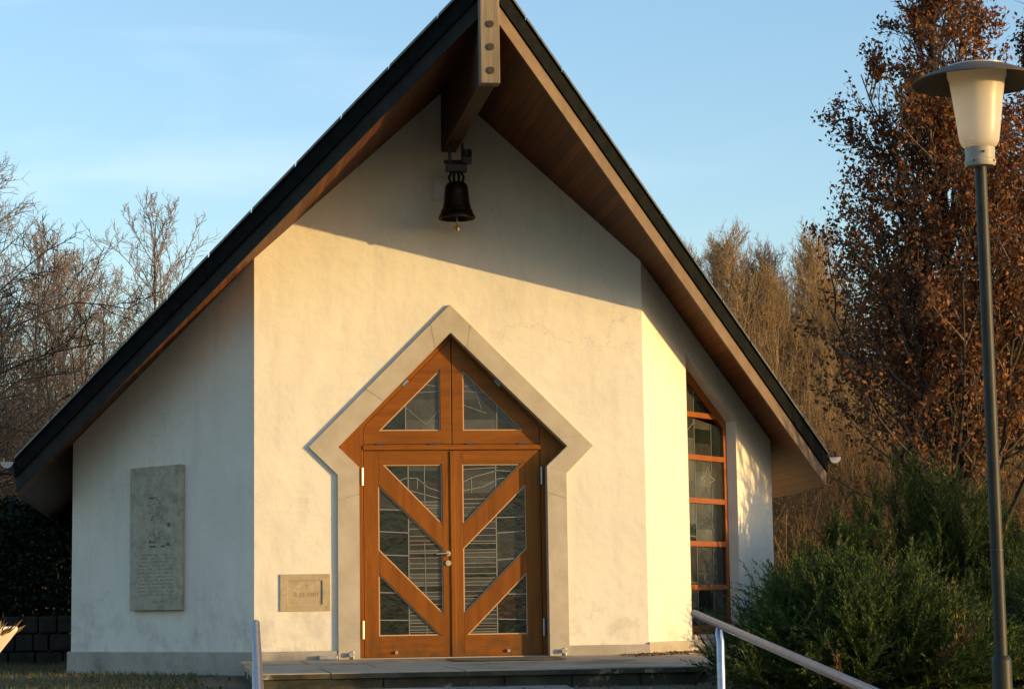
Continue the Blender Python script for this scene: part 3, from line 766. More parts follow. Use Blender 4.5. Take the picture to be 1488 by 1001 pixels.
# worn lines of illegible lettering
for i in range(12):
    z = 1.03-i*.036; x = s0+.10
    while x < s1-.13:
        wd = rg.uniform(.010,.020)
        if rg.random() < .8:
            for q in range(rg.choice((1,2))): mark(x+q*wd*.6, x+q*wd*.6+.0045, z, z+rg.uniform(.012,.020), .0015, 0)
            if rg.random() < .5: mark(x, x+wd*.8, z+.008, z+.0115, .0015, 0)
        x += wd+rg.uniform(.004,.012)
x = s0+.24
for q in range(9): mark(x, x+.005, .565, .588, .0018, 0); mark(x, x+.014, .565, .569, .0018, 0); x += .021
m.build('worn_lettering', noisy('worn', (.24,.21,.14), (.30,.27,.18), 20), sl)

pq = thing('cornerstone_plaque', (-1.425,-.01,.462), 'small square-edged sandstone plaque with an engraved cross and date left of the door', 'plaque')
m = MB()
x0,x1,z0,z1 = -1.665,-1.186,.462,.814; ix0,ix1,iz0,iz1 = -1.592,-1.262,.522,.752
m.holed([(x0,-.014,z0),(x1,-.014,z0),(x1,-.014,z1),(x0,-.014,z1)], [[(ix0,-.014,iz0),(ix1,-.014,iz0),(ix1,-.014,iz1),(ix0,-.014,iz1)]], (0,.0135,0))
pb = m.build('frame', 'plaque', pq, bevel=.002)
m = MB(); m.box(ix0+.001,ix1-.001,-.0025,-.0006,iz0+.001,iz1-.001); m.build('panel', 'plaque', pq)
m = MB()
cxp = -1.415
m.box(cxp-.0022,cxp+.0022,-.0032,-.0027,.665,.730); m.box(cxp-.024,cxp+.024,-.0033,-.0026,.701,.7055)
m.build('engraved_cross', mat('cross', (.20,.15,.085), .9), pq)
cu = bpy.data.curves.new('lettering', 'FONT'); cu.body = 'ANNO 1987'; cu.size = .062; cu.align_x = 'CENTER'; cu.extrude = .0008
to = bpy.data.objects.new('engraved_date', cu); COL.objects.link(to); to.parent = pq
cu.body = 'A D 1981'
to.location = (cxp+.0-pq.location.x, -.0034-pq.location.y, .595-pq.location.z); to.rotation_euler = (rad(90),0,0)
tme = bpy.data.meshes.new_from_object(to); loc_, rot_ = to.location.copy(), to.rotation_euler.copy()
bpy.data.objects.remove(to); to = bpy.data.objects.new('engraved_date', tme); COL.objects.link(to); to.parent = pq; to.location = loc_; to.rotation_euler = rot_
M['letter'] = mat('letter', (.27,.215,.13), .95, 0, .1); tme.materials.clear(); tme.materials.append(M['letter'])

# landing ------------------------------------------------------------------
ld = thing('entrance_landing', (-.3,-2.3,-.15), 'low paved stone landing with mossy front edge below the chapel door', 'landing')
LF = -4.62
m = MB()
rows = [(LF, -3.1), (-3.1, -1.55), (-1.55, -.03)]
rg = random.Random(8)
def xr(y): return 1.42+(y-LF)/(-LF)*1.55      # right edge slants out to the angled wall
rr = 0
for y0, y1 in rows:
    x = -2.05; 
    cuts = [x]
    step = 1.05; x += step*(.55+.45*(rr % 2))
    while x < xr(y0)-.3: cuts.append(x); x += step+rg.uniform(-.05,.05)
    for a, b in zip(cuts, cuts[1:]+[None]):
        g = .004; h = rg.uniform(-.002,.0)
        bb0 = xr(y0) if b is None else b; bb1 = xr(y1) if b is None else b
        if b is None: pts = [(a+g,y0+g),(bb0,y0+g),(bb1,y1-g),(a+g,y1-g)]
        else: pts = [(a+g,y0+g),(b-g,y0+g),(b-g,y1-g),(a+g,y1-g)]
        m.prism([(px_,py_,-.045) for px_, py_ in pts], (0,0,.045+h))
    rr += 1
m.build('paving_slab', 'landing', ld, bevel=.006)
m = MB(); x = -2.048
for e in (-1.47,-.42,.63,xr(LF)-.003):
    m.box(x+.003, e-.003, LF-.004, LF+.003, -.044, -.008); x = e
m.build('slab_edge', 'moss_sunpatch', ld)
m = MB(); m.prism([(-2.03,LF+.03,-.046),(xr(LF)-.02,LF+.03,-.046),(xr(-.03)-.02,-.03,-.046),(-2.03,-.03,-.046)], (0,0,.044)); m.build('joint_bed', 'moss_sunpatch', ld)
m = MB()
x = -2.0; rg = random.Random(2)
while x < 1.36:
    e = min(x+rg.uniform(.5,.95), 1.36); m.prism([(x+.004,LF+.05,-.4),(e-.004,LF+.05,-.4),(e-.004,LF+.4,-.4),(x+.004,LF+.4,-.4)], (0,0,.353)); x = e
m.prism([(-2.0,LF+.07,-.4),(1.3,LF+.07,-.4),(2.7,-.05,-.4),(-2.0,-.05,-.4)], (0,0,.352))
m.build('riser', 'moss_sunpatch', ld, bevel=.01)
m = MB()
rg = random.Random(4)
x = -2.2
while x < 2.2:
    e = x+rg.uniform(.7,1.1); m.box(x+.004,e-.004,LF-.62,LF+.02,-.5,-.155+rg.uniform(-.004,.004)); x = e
m.build('lower_step', 'moss_sunpatch', ld, bevel=.012)
mt = thing('door_mat', (.25,-1.7,0), 'flat worn doormat lying on the landing before the door', 'doormat')
m = MB(); m.box(-.18,.78,-1.75,-1.10,.0035,.012); m.build('mat_body', 'doormat', mt)
m = MB()
for (a,b,c,d) in ((-.20,.80,-1.775,-1.75),(-.20,.80,-1.10,-1.075),(-.20,-.18,-1.75,-1.10),(.78,.80,-1.75,-1.10)): m.box(a,b,c,d,.0035,.016)
m.build('mat_edge', 'engrave', mt)

# handrails ------------------------------------------------------------------
def handrail(x, y, z, label, dx):
    t = thing('handrail', (x,y,z-.95), label, 'handrail', 'steel handrails of the entrance path')
    d = Vector((dx, -1, -.083)).normalized(); p0 = Vector((x,y,z)); p1 = p0+d*6.2
    m = MB(); m.tube([p0-d*.002, p0+d*.012, p1], [.011,.0185,.0185], 20); smoothing(m.build('rail', 'steel', t), 50)
    for k, dist in enumerate((.62, 3.3, 5.9)):
        q = p0+d*dist; g = gz(q.x, q.y)
        m = MB(); m.tube([(q.x,q.y,g-.1),(q.x,q.y,q.z-.075),(q.x-.002,q.y+.012,q.z-.045),(q.x,q.y+.02,q.z-.018)], [.0195,.0195,.0185,.014], 16)
        po = smoothing(m.build('post', 'steel', t), 50)
        m = MB(); m.lathe([(.045,0),(.045,.008),(.022,.012)], (q.x,q.y,g+.002), 20); m.build('base_plate', 'steel', po)
    return t
handrail(-.118, -11.2, .428, 'brushed steel handrail sloping down right in front of the juniper bushes', -.026)
handrail(-2.232, -11.2, .413, 'steel handrail seen end-on before the left corner of the chapel', -.026)

# lamp --------------------------------------------------------------------------
lx, ly = 1.643, -10.6; lg = gz(lx, ly)
lp = thing('street_lamp', (lx,ly,lg), 'tall dark post lamp with a cream opal glass cone under a flat round hat', 'street lamp')
m = MB(); m.lathe([(.0345,0),(.033,2.0),(.0315,2.79-lg)], (lx,ly,lg), 28); smoothing(m.build('post', 'lampmetal', lp))
m = MB(); m.lathe([(.052,-.05),(.052,.17-lg-.02),(.049,.17-lg),(.036,.185-lg)], (lx,ly,lg), 28); smoothing(m.build('base_sleeve', 'lampmetal', lp))
m = MB(); m.lathe([(.03,2.765),(.075,2.768),(.083,2.785),(.083,2.80),(.078,2.805),(.080,2.865),(.072,2.872)], (lx,ly,0), 36); smoothing(m.build('collar', 'collar', lp), 40)
m = MB(); m.lathe([(.070,2.868),(.092,2.880),(.104,2.905),(.112,2.96),(.132,3.12),(.148,3.235),(.158,3.262),(.1585,3.315)], (lx,ly,0), 48); smoothing(m.build('lamp_glass', 'opal', lp), 60)
m = MB(); m.lathe([(.346,3.222),(.349,3.227),(.345,3.230),(.29,3.258),(.20,3.296),(.10,3.326),(.001,3.336),(.001,3.328),(.10,3.318),(.20,3.288),(.29,3.250),(.346,3.222)], (lx,ly,0), 56, closed=True); smoothing(m.build('hat', 'hat', lp), 40)

for a in (0.4, 2.5, 4.6):
    m = MB(); m.tube([(lx+.080*math.cos(a),ly+.080*math.sin(a),2.835),(lx+.089*math.cos(a),ly+.089*math.sin(a),2.835)], [.006,.006], 8); m.build('collar_screw', 'iron', lp)
for a in (-.9, -2.3, 1.2):
    m = MB(); m.tube([(lx+.080*math.cos(a),ly+.080*math.sin(a),2.79),(lx+.088*math.cos(a),ly+.088*math.sin(a),2.79)], [.005,.005], 8); m.build('collar_screw', 'iron', lp)
m = MB(); m.lathe([(.0345,1.02-lg),(.0352,1.022-lg),(.0352,1.030-lg),(.0345,1.032-lg)], (lx,ly,lg-.3), 24, closed=True); m.build('post_seam', 'iron', lp, smooth=True)

# ------------------------------------------------------------------ plants: fast array builder
class Fast:
    def __init__(s): s.V = []; s.F = []; s.n = 0
    def quads(s, c, a, b):
        """c,a,b: (n,3) centre and half axes"""
        n = len(c)
        if n == 0: return
        q = np.stack([c-a-b, c+a-b, c+a+b, c-a+b], 1).reshape(-1,3)
        s.V.append(q); s.F.append(np.arange(n*4).reshape(-1,4)+s.n); s.n += n*4
    def blades(s, base, tip, w):
        """thin kites base->tip; w (n,3) half width vector"""
        n = len(base); mid = base*.55+tip*.45
        q = np.stack([base, mid+w, tip, mid-w], 1).reshape(-1,3)
        s.V.append(q); s.F.append(np.arange(n*4).reshape(-1,4)+s.n); s.n += n*4
    def sticks(s, P0, P1, r0, r1):
        """3-sided prisms"""
        n = len(P0)
        if n == 0: return
        d = P1-P0; l = np.linalg.norm(d, axis=1, keepdims=True)+1e-9; d = d/l
        ref = np.where(np.abs(d[:,2:3]) < .9, np.array([[0,0,1.]]), np.array([[1.,0,0]]))
        u_ = np.cross(d, ref); u_ /= np.linalg.norm(u_, axis=1, keepdims=True); w_ = np.cross(d, u_)
        vs = []
        for P_, r_ in ((P0, r0), (P1, r1)):
            for k in range(3):
                a = 2*math.pi*k/3; vs.append(P_+(u_*math.cos(a)+w_*math.sin(a))*r_[:,None])
        q = np.stack(vs, 1).reshape(-1,3); b = (np.arange(n)*6)[:,None]+s.n
        F_ = np.concatenate([b+np.array([[0,1,4,3]]), b+np.array([[1,2,5,4]]), b+np.array([[2,0,3,5]])])
        s.V.append(q); s.F.append(F_); s.n += n*6
    def build(s, name, mt, parent=None, loc=(0,0,0)):
        V = np.concatenate(s.V).astype(np.float32); F_ = np.concatenate(s.F).astype(np.int32)
        me = bpy.data.meshes.new(name)
        me.vertices.add(len(V)); me.vertices.foreach_set('co', V.ravel())
        me.loops.add(F_.size); me.loops.foreach_set('vertex_index', F_.ravel())
        me.polygons.add(len(F_)); me.polygons.foreach_set('loop_start', np.arange(len(F_), dtype=np.int32)*4); me.polygons.foreach_set('loop_total', np.full(len(F_), 4, dtype=np.int32))
        me.materials.append(M[mt] if isinstance(mt, str) else mt)
        me.update(calc_edges=True); me.validate()
        o = bpy.data.objects.new(name, me); COL.objects.link(o)
        if parent: o.parent = parent
        o.location = loc
        return o

def unit(a): return a/(np.linalg.norm(a)+1e-9)
def grow(rg, base, d, length, r0, nseg, wob, up, segs, r1=None, curve=None):
    """append segments, return list of points"""
    p = np.array(base, float); d = unit(np.array(d, float)); pts = [p.copy()]; rs = []
    r1 = r0*.35 if r1 is None else r1
    for i in range(nseg):
        d = unit(d+rg.normal(0, wob, 3)+np.array([0,0,up])); q = p+d*length/nseg
        a = r0+(r1-r0)*i/nseg; b = r0+(r1-r0)*(i+1)/nseg
        segs.append((p, q, a, b)); p = q; pts.append(p.copy()); rs.append(b)
    return pts, d
def flush(fast, segs):
    if not segs: return
    fast.sticks(np.array([s[0] for s in segs]), np.array([s[1] for s in segs]), np.array([s[2] for s in segs]), np.array([s[3] for s in segs]))
def tree_mesh(seed, H, spread, n1, n2, n3, r=.12, upright=.1, trunk_frac=.3, ang=(35,60), leaf=None, wob=.12, shape='round', tr=.008, minh=.2, n4=0):
    """returns dict of Fast: trunk, twigs, and leaf anchor points"""
    rg = np.random.default_rng(seed); big = []; small = []; anchors = []
    pts, _ = grow(rg, (0,0,-.2), (rg.normal(0,.03), rg.normal(0,.03), 1), H*.92+.2, r, 12, .035, .04, big, r*.12)
    for i in range(n1):
        t = (minh+(1-minh)*((i+rg.random())/n1)**(1.35 if shape == 'cone' else 1))*.97; k = t*12; j = min(11, int(k)); p = pts[j]+(pts[j+1]-pts[j])*(k-j)
        az_ = i*2.4+rg.uniform(-.5,.5); a = math.radians(rg.uniform(*ang)*(1.05-.45*t))
        if shape == 'round': ln = spread*(.45+.75*math.sin(math.pi*min(1,t*.85+.12)))*rg.uniform(.75,1.15)
        elif shape == 'cone': ln = spread*max(.22, 1.48-1.50*t)*rg.uniform(.78,1.08)
        else: ln = spread*rg.uniform(.7,1.2)*(1.1-.5*t)
        d = (math.cos(az_)*math.sin(a), math.sin(az_)*math.sin(a), math.cos(a))
        rr_ = r*(.42-.28*t)
        q1, _ = grow(rg, p, d, ln, rr_, 7, wob, upright, big if rr_ > .02 else small, max(tr*.8, rr_*.22))
        for b in range(n2):
            t2 = .18+.8*(b+rg.random())/n2; k2 = t2*7; j2 = min(6, int(k2)); p2 = q1[j2]+(q1[j2+1]-q1[j2])*(k2-j2)
            ax = unit(q1[j2+1]-q1[j2]); sd = unit(np.cross(ax, rg.normal(0,1,3))); d2 = ax*.75+sd*.75
            l2 = ln*rg.uniform(.3,.55)*(1.15-.6*t2)
            q2, _ = grow(rg, p2, d2, l2, max(tr, rr_*.35), 5, wob*1.2, upright*1.2, small, tr*.6)
            for c in range(n3):
                t3 = .15+.85*(c+rg.random())/n3; k3 = t3*5; j3 = min(4, int(k3)); p3 = q2[j3]+(q2[j3+1]-q2[j3])*(k3-j3)
                ax = unit(q2[j3+1]-q2[j3]); sd = unit(np.cross(ax, rg.normal(0,1,3))); d3 = ax*.8+sd*.7
                l3 = l2*rg.uniform(.25,.5)
                q3, _ = grow(rg, p3, d3, l3, tr*.7, 3, wob*1.3, upright, small, tr*.35)
                anchors += [q3[1], q3[2], q3[3]]
                for e in range(n4):
                    t4 = rg.uniform(.1,1)*3; j4 = min(2, int(t4)); p4 = q3[j4]+(q3[j4+1]-q3[j4])*(t4-j4)
                    ax = unit(q3[j4+1]-q3[j4]); sd = unit(np.cross(ax, rg.normal(0,1,3)))
                    q4, _ = grow(rg, p4, ax*.8+sd*.6, l3*rg.uniform(.3,.6), tr*.5, 2, wob, upright, small, tr*.3)
            anchors += [q2[3], q2[4], q2[5]]
    return big, small, np.array(anchors)
def make_tree(name, label, cat, group, args, barkm, twigm, loc, rot=0, sc=1, leaves=None):
    big, small, anc = tree_mesh(**args)
    root = thing(name, loc, label, cat, group); root.rotation_euler = (0,0,rot); root.scale = (sc,)*3
    fb = Fast(); flush(fb, big); fb.build('trunk', barkm, root)
    fs = Fast(); flush(fs, small); fs.build('crown', twigm, root)
    if leaves: leaves(anc, root)
    return root

# ---- brown-leaved upright oaks on the right
def oak_leaves(seed, per, size, keep):
    def f_(anc, root):
        rg = np.random.default_rng(seed)
        # leaves hang in clumps: keep clusters by low-frequency noise
        ok = []
        for p in anc:
            n_ = noise.noise(Vector((p[0]*1.5, p[1]*1.5, p[2]*1.1+seed)))+.6*noise.noise(Vector((p[0]*4, p[1]*4, p[2]*3)))
            thr = keep+.70*max(0, min(1, (p[2]-3.5)/8))-.42
            ok.append(n_ > thr-.25)
        a = anc[np.array(ok)]
        c = np.repeat(a, per, axis=0)+rg.normal(0, .065, (len(a)*per, 3))
        n = len(c); d = rg.normal(0,1,(n,3)); d[:,2] -= .6; d /= np.linalg.norm(d,axis=1,keepdims=True)
        e = np.cross(d, rg.normal(0,1,(n,3))); e /= np.linalg.norm(e,axis=1,keepdims=True)
        s_ = size*rg.uniform(.6,1.25,(n,1))
        fl = Fast(); fl.blades(c-d*s_, c+d*s_, e*s_*.55); fl.build('leaves', 'brownleaf', root)
    return f_
make_tree('oak_tree', 'tall upright oak with clinging brown leaves behind the street lamp', 'tree', None,
          dict(seed=4, H=15.5, spread=3.6, n1=66, n2=12, n3=6, r=.17, upright=.11, ang=(20,44), wob=.10, shape='cone', tr=.009, minh=.05),
          'bark_dark', 'bark', (9.75, 13.8, gz(9.75,13.8)), 0, 1, oak_leaves(1, 6, .048, .10))
make_tree('oak_tree', 'upright brown-leaved oak at the right edge, further right than the lamp post', 'tree', None,
          dict(seed=9, H=15.5, spread=3.7, n1=60, n2=12, n3=6, r=.16, upright=.11, ang=(20,44), wob=.11, shape='cone', tr=.009, minh=.05),
          'bark_dark', 'bark', (13.0, 14.9, gz(13.0,14.9)), 0, 1, oak_leaves(2, 6, .048, .10))

# ---- bare trees behind
protoA = make_tree('bare_tree', 'broad bare tree with fine grey twigs at the left edge of the picture', 'tree', None,
          dict(seed=21, H=9.5, spread=3.1, n1=26, n2=10, n3=7, n4=2, r=.15, upright=.07, ang=(35,62), wob=.12, tr=.011, minh=.14),
          'bark', 'twig', (-7.5, 30, gz(-7.5,30)-.2))
protoA.scale = (.84,)*3
protoB = make_tree('bare_tree', 'slender bare tree standing behind the left roof slope, tallest top there', 'tree', 'bare trees behind the chapel',
          dict(seed=22, H=7.6, spread=1.9, n1=24, n2=8, n3=6, n4=2, r=.09, upright=.10, ang=(25,50), wob=.13, tr=.010, minh=.12),
          'bark', 'twig_grey', (-2.9, 31, gz(-2.9,31)))
protoB.scale = (.92,)*3
protoC = make_tree('bare_tree', 'golden-brown bare tree rising just right of the roof slope', 'tree', 'golden bare trees right of the roof',
          dict(seed=23, H=7.6, spread=2.3, n1=26, n2=9, n3=7, n4=3, r=.07, upright=.12, ang=(20,46), wob=.10, tr=.010, minh=.06),
          'bark', 'twig_gold', (10.5, 32.6, gz(10.5,32.6)))
protoC.scale = (.70,)*3
def put(proto, x, y, rot, sc, label, group, dz=-.1):
    c = copy_tree(proto); c.location = (x, y, gz(x, y)+dz); c.rotation_euler = (0,0,rot); c.scale = (sc,)*3
    c['label'] = label; c['group'] = group; return c
GL = 'bare trees behind the left roof slope'
lab = 'bare leafless tree in the mass of trees left of the roof'
put(protoA, -9.2, 33, 1.3, 1.0, lab, GL); put(protoA, -5.6, 37, 2.6, .70, lab, GL)
for i, (x, y, s_) in enumerate([(-4.6,30,.86),(-6.1,31,.95),(-1.3,32,.88),(.2,33,.84),(-7.4,34,1.0),(-3.7,38,.95),(-2.2,36,.84),(-5.2,27,.74),(-6.4,27.5,.78),(-3.3,27,.68),(-5.6,34,.9),(-4.2,33.5,.82),(-1.9,29,.7)]):
    put(protoB, x, y, i*1.7, s_*.88, lab, GL)
GR = 'golden bare trees right of the roof'; lab2 = 'golden-brown bare tree in the mass between roof and brown oak'
for i, (x, y, s_) in enumerate([(8.52,34.1,0.75),(8.84,34.8,0.69),(8.87,36.6,0.73),(9.14,38.0,0.76),(9.53,33.5,0.8),(9.54,34.9,0.84),(9.85,35.8,0.8),(9.93,35.9,0.79),(10.2,29.8,0.84),(10.46,35.6,0.84),(10.74,37.3,0.75),(10.98,33.3,0.85),(11.21,30.3,0.7),(11.22,37.7,0.76),(11.55,32.1,0.77),(11.69,32.5,0.79),(11.95,37.2,0.8),(12.26,36.8,0.86),(12.4,30.9,0.83),(12.69,37.2,0.78),(12.82,31.3,0.83),(12.99,31.9,0.69),(13.28,37.9,0.7),(13.47,33.0,0.71),(13.53,36.0,0.84),(13.66,34.7,0.69),(15.2,33,0.75),(16.4,35,0.8),(15.8,30,0.66),(10.1,27.5,0.5),(11.5,27,0.5),(8.4,29,0.55)]):
    put(protoC, x, y, i*2.1, s_*.90, lab2, GR)
protoC['label'] = lab2; protoC['group'] = GR
# dark low-branched tree near the left edge
make_tree('dark_tree', 'dark tree with drooping bare branches reaching in from the left edge', 'tree', None,
          dict(seed=31, H=6.2, spread=3.6, n1=26, n2=10, n3=6, n4=2, r=.16, upright=.0, ang=(55,85), wob=.15, tr=.011, minh=.22),
          'bark_dark', 'bark_dark', (-6.9, 19.0, gz(-6.9,19)-.3), 1.2)
# ---- undergrowth on the bank behind (nobody could count it)
def brush(name, label, seed, n, xr_, yr_, hr, mt, lean=.22, w=.007, cat='undergrowth'):
    rg = np.random.default_rng(seed); b = np.zeros((n,3))
    b[:,0] = rg.uniform(*xr_, n); b[:,1] = rg.uniform(*yr_, n); b[:,2] = [gz(x, y) for x, y in b[:,:2]]
    hmod = np.array([.65+.7*(noise.noise(Vector((x*.45, y*.3, seed)))+.5) for x, y in b[:,:2]])
    fs = Fast(); h = rg.uniform(*hr, n)*np.minimum(hmod, 1.05)
    d = np.clip(rg.normal(0, lean, (n,3)), -2*lean, 2*lean); d[:,2] = 1
    m1 = b+d*h[:,None]*.5; d2 = d+np.clip(rg.normal(0, lean, (n,3)), -2*lean, 2*lean); tip = m1+d2*h[:,None]*.5
    fs.sticks(b, m1, np.full(n, w), np.full(n, w*.8)); fs.sticks(m1, tip, np.full(n, w*.8), np.full(n, w*.4))
    for k in range(4):
        t = rg.uniform(.3,1,(n,1)); s0_ = b+(tip-b)*t; dd = rg.normal(0,1,(n,3)); dd[:,2] = abs(dd[:,2])*.9
        e = s0_+dd*h[:,None]*.14; fs.sticks(s0_, e, np.full(n, w*.6), np.full(n, w*.35))
    o = fs.build(name, mt); tag(o, label, cat, kind='stuff'); return o
brush('brushwood', 'tangled brown brushwood on the bank between chapel and oaks', 41, 9000, (4, 24), (15, 27), (1.0, 2.6), 'brush')
brush('dead_bracken', 'rust-brown undergrowth on the bank left of the chapel', 42, 5000, (-16, -2), (16, 28), (.6, 1.6), 'brush')
brush('thicket', 'far thicket of thin golden shoots behind the bare trees', 43, 7500, (3, 26), (29, 41), (2.6, 4.5), 'twig_gold', .12, .010)
brush('thicket', 'far thicket of brown shoots behind the left roof slope', 44, 4500, (-16, 3), (27, 40), (1.6, 3.6), 'twig', .14, .010)

# ---- conifers
def spray_bush(name, label, seed, loc, R_, H_, nb, per, mt='juniper', bl=.085, group=None, lift=.5, cat='bush', twigs=True, lobes=6):
    rg = np.random.default_rng(seed); root = thing(name, loc, label, cat, group)
    fl = Fast(); segs = []; allb = []; allt = []; allw = []; br = []; brt = []
    lob = [(rg.uniform(0, 2*math.pi), rg.uniform(.8,1.2), rg.uniform(.75,1.1)) for _ in range(lobes)]
    for i in range(nb):
        a0, lr, lh = lob[rg.integers(lobes)]
        az_ = a0+rg.normal(0,.45); el = rg.uniform(.02,1.45)
        rr = R_*lr*math.cos(el)*rg.uniform(.55,1.05); hh = max(.12, H_*lh*(math.sin(el)*.8+.2)*rg.uniform(.75,1.08))
        tip = np.array([math.cos(az_)*rr, math.sin(az_)*rr, hh]); n = 9
        base = np.array([rg.normal(0,.1)*R_, rg.normal(0,.1)*R_, 0.])
        ctrl = base*.4+tip*.6+np.array([0,0,-lift*.25*H_]); ctrl[2] = max(ctrl[2], .05)
        pts = [base*(1-t)**2+ctrl*2*t*(1-t)+tip*t*t for t in np.linspace(0,1,n)]
        for k in range(n-1): segs.append((pts[k], pts[k+1], .012*(1-k/n)+.002, .012*(1-(k+1)/n)+.002))
        P_ = np.array(pts)
        ns = max(6, per//5)
        t = (.22+.78*rg.random(ns)**.7)*(n-1)*.9999; jj = np.minimum(n-2, t.astype(int)); c = P_[jj]+(P_[jj+1]-P_[jj])*(t-jj)[:,None]
        ax = P_[jj+1]-P_[jj]; ax /= np.linalg.norm(ax,axis=1,keepdims=True)
        pd = ax*.95+rg.normal(0,.42,(ns,3)); pd[:,2] += .28; pd /= np.linalg.norm(pd,axis=1,keepdims=True)
        L_ = bl*rg.uniform(2.0,4.6,(ns,1))
        dead = rg.random() < .035
        nn = 40
        for q in range(nn):
            t_ = (q+rg.random())/nn; s_ = c+pd*L_*t_+rg.normal(0,.004,(ns,3)); s_[:,2:3] += -.10*L_*t_*t_
            dd = pd*1.0+rg.normal(0,.30,(ns,3)); dd /= np.linalg.norm(dd,axis=1,keepdims=True)
            ln = bl*.95*(1.08-.85*t_)*rg.uniform(.6,1.2,(ns,1))
            w_ = np.cross(dd, rg.normal(0,1,(ns,3))); w_ /= np.linalg.norm(w_,axis=1,keepdims=True)
            if dead: br.append(s_); brt.append((s_+dd*ln, w_*.0034))
            else: allb.append(s_); allt.append(s_+dd*ln); allw.append(w_*.0040)
    fl.blades(np.concatenate(allb), np.concatenate(allt), np.concatenate(allw)); fl.build('foliage', mt, root)
    if br:
        f2 = Fast(); f2.blades(np.concatenate(br), np.concatenate([x[0] for x in brt]), np.concatenate([x[1] for x in brt])); f2.build('dead_sprays', 'juniperbrown', root)
    fs = Fast(); flush(fs, segs); fs.build('branches', 'bark_dark', root)
    return root
GJ = 'juniper bushes right of the door'
def jun(seed, x, y, R_, H_, nb, per, label, lift=.5, rz=0):
    o = spray_bush('juniper_bush', label, seed, (x, y, gz(x,y)-.05), R_, H_, nb, per, lift=lift); o.rotation_euler = (0,0,rz); return o
jun(51, 5.15, 1.1, 1.2, 2.1, 300, 90, 'tallest juniper bush, its plumed top standing before the brown oaks')
jun(52, 4.0, 1.0, 1.02, 1.2, 230, 75, 'juniper bush reaching with thin twigs against the chapel wall below the window', .2)
jun(53, 6.5, 1.4, 1.25, 1.6, 240, 80, 'juniper bush behind the lamp post at the right edge')
jun(54, 4.4, -5.2, 1.35, .85, 260, 80, 'low spreading juniper in front, right of the steel handrail')
jun(55, 2.35, -5.6, 1.15, 1.0, 300, 85, 'low dark juniper just behind the steel handrail')
jun(56, 5.9, -4.3, .9, .62, 150, 75, 'low juniper at the foot of the lamp post, by the right edge')
jun(57, 5.7, .35, 1.15, 1.0, 230, 75, 'mid-height juniper between the tall bush and the front ones')

# dark evergreen hedge and low stone wall left, in the chapel's shade
def leaf_box(name, label, cat, seed, x0, x1, y0, y1, hf, n, mt, size=.045):
    rg = np.random.default_rng(seed); c = np.zeros((n,3)); c[:,0] = rg.uniform(x0,x1,n); c[:,1] = rg.uniform(y0,y1,n)
    g = np.array([gz(x,y) for x, y in c[:,:2]]); h = np.array([hf(x,y) for x, y in c[:,:2]])
    c[:,2] = g+h*(1-rg.random(n)**1.6)
    d = rg.normal(0,1,(n,3)); d /= np.linalg.norm(d,axis=1,keepdims=True); e = np.cross(d, rg.normal(0,1,(n,3))); e /= np.linalg.norm(e,axis=1,keepdims=True)
    root = thing(name, ((x0+x1)/2,(y0+y1)/2,gz((x0+x1)/2,(y0+y1)/2)), label, cat)
    fl = Fast(); o_ = np.array(tuple(root.location)); s_ = size*rg.uniform(.6,1.3,(n,1)); c = c-o_
    fl.blades(c-d*s_, c+d*s_, e*s_*.5); fl.build('foliage', mt, root)
    st_ = Fast(); k = 120; b = np.zeros((k,3)); b[:,0] = rg.uniform(x0,x1,k); b[:,1] = rg.uniform(y0,y1,k); b[:,2] = [gz(x,y) for x, y in b[:,:2]]; b -= o_
    t_ = b+np.column_stack([rg.normal(0,.2,k), rg.normal(0,.2,k), rg.uniform(.8,1.6,k)]); st_.sticks(b, t_, np.full(k,.02), np.full(k,.006)); st_.build('stems', 'bark_dark', root)
    return root
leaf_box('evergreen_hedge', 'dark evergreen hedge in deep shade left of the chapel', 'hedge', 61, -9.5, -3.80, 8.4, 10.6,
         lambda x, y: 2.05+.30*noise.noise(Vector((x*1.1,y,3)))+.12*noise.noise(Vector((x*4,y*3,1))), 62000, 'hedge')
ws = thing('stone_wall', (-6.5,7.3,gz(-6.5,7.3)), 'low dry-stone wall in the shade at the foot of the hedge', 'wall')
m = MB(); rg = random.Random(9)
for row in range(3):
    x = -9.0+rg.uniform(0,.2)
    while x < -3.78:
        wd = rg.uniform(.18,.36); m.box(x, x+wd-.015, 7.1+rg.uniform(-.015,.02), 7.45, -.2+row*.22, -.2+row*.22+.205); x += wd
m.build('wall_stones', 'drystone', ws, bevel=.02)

# planter left, sunlit
pz = gz(-3.95,-7.9)
pl = thing('planter', (-3.93,-7.9,pz), 'sunlit flared concrete planter with dry plants, cut off at the left edge', 'planter')
m = MB(); m.lathe([(.16,0),(.16,.05),(.09,.09),(.09,.04-pz),(.12,.06-pz),(.355,.36-pz),(.365,.375-pz),(.365,.40-pz),(.34,.40-pz),(.32,.34-pz),(.001,.33-pz)], (-3.93,-7.9,pz), 8); m.build('bowl', 'concrete', pl, bevel=.006)
rgn = np.random.default_rng(5); n = 2600; fl = Fast()
b = np.column_stack([rgn.normal(0,.16,n), rgn.normal(0,.16,n), np.full(n,.34-pz)]); rr_ = np.linalg.norm(b[:,:2],axis=1); b[:,:2] *= np.minimum(1,.3/np.maximum(rr_,.01))[:,None]
d = rgn.normal(0,.5,(n,3)); d[:,2] = abs(d[:,2])+.6; d[:,:2] += b[:,:2]*2.5
fl.blades(b, b+d*rgn.uniform(.02,.07,(n,1)), np.cross(d, rgn.normal(0,1,(n,3)))*.0035); fl.build('dry_plant', 'brush', pl)

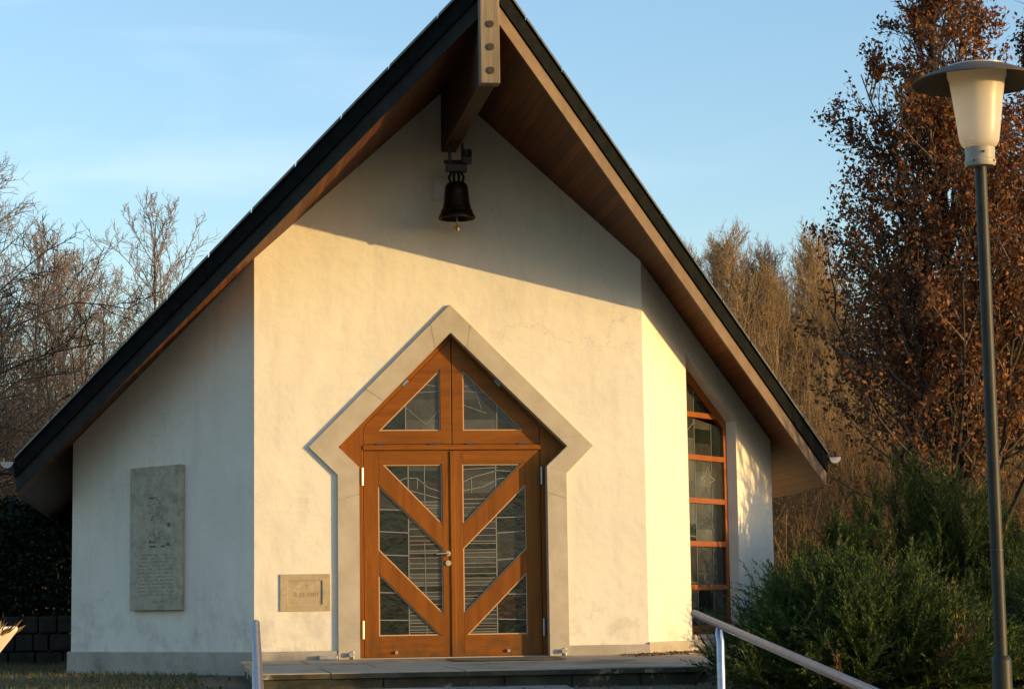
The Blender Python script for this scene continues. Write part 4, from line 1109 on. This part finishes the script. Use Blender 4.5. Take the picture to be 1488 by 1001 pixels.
# grass, leaf litter
rgn = np.random.default_rng(77)
def grass(name, label, n, xr_, yr_, h, mt):
    b = np.zeros((n,3)); b[:,0] = rgn.uniform(*xr_, n); b[:,1] = rgn.uniform(*yr_, n)
    keep = ~((b[:,0] > -2.45) & (b[:,0] < 2.9) & (b[:,1] > -5.4)) & ~((b[:,0] > -2.45) & (b[:,0] < .4))
    keep &= ~((abs(b[:,0]) < 3.8) & (b[:,1] > 2.1)) & ~((b[:,1] > .0) & (abs(b[:,0]) < 2.2)); 
    keep &= ~((b[:,1] > (np.abs(b[:,0])-2.0)*1.15-.06) & (np.abs(b[:,0]) < 3.85))
    b = b[keep]; n = len(b); b[:,2] = [gz(x,y)-.005 for x, y in b[:,:2]]
    d = rgn.normal(0,.35,(n,3)); d[:,2] = 1; hh = h*rgn.uniform(.4,1.3,(n,1))
    w_ = np.cross(d, rgn.normal(0,1,(n,3))); w_ /= np.linalg.norm(w_,axis=1,keepdims=True)
    fl = Fast(); fl.blades(b, b+d*hh, w_*.004); tag(fl.build(name, mt), label, 'grass', kind='stuff')
grass('grass', 'short dark grass beside the chapel and the path', 60000, (-8.5,7), (-7.5,7), .055, 'grass')
def litter(n, xr_, yr_, zoff=0, cond=None):
    c = np.zeros((n,3)); c[:,0] = rgn.uniform(*xr_, n); c[:,1] = rgn.uniform(*yr_, n)
    if cond is not None: c = c[cond(c)]
    n = len(c); c[:,2] = [gz(x,y)+.012 for x, y in c[:,:2]]
    return c
def nearwall(c):
    onl = (c[:,0] > -2.05) & (c[:,0] < 1.4+(c[:,1]+4.6)*.33) & (c[:,1] > -4.65)
    ins = (c[:,1] > (np.abs(c[:,0])-1.9)*1.15-.08) & (np.abs(c[:,0]) < 3.8)
    return ~onl & ~ins
c = litter(9000, (-8,6.5), (-7.5,6), cond=nearwall); n = len(c)
# some lie on the right corner of the landing, against the plinth
k = 420; c2 = np.zeros((k,3)); t_ = rgn.random(k)**1.5; c2[:,0] = 1.5+rgn.random(k)*1.2; c2[:,1] = (c2[:,0]-1.9)*1.15-.12-t_*.9; c2[:,2] = .012; c2 = c2[c2[:,1] > -1.6]
c = np.concatenate([c, c2]); n = len(c)
a = np.column_stack([rgn.normal(0,1,n), rgn.normal(0,1,n), rgn.normal(0,.35,n)]); a /= np.linalg.norm(a,axis=1,keepdims=True)
b = np.cross(a, np.array([[0,0,1.]])+rgn.normal(0,.35,(n,3))); b /= np.linalg.norm(b,axis=1,keepdims=True)
s_ = rgn.uniform(.012,.03,(n,1)); fl = Fast(); fl.blades(c-a*s_, c+a*s_, b*s_*.5); tag(fl.build('fallen_leaves', 'litter'), 'brown fallen leaves scattered over the ground', 'leaves', kind='stuff')

# bare shrub beyond the right edge: its shadow dapples the end of the angled wall
make_tree('bare_shrub', 'bare twiggy shrub outside the right edge, whose shadow dapples the wall', 'shrub', None,
          dict(seed=71, H=3.4, spread=1.5, n1=26, n2=8, n3=6, r=.05, upright=.12, ang=(15,45), wob=.12, tr=.014, minh=.05),
          'bark', 'bark', (8.7, -.85, gz(8.7,-.85)))
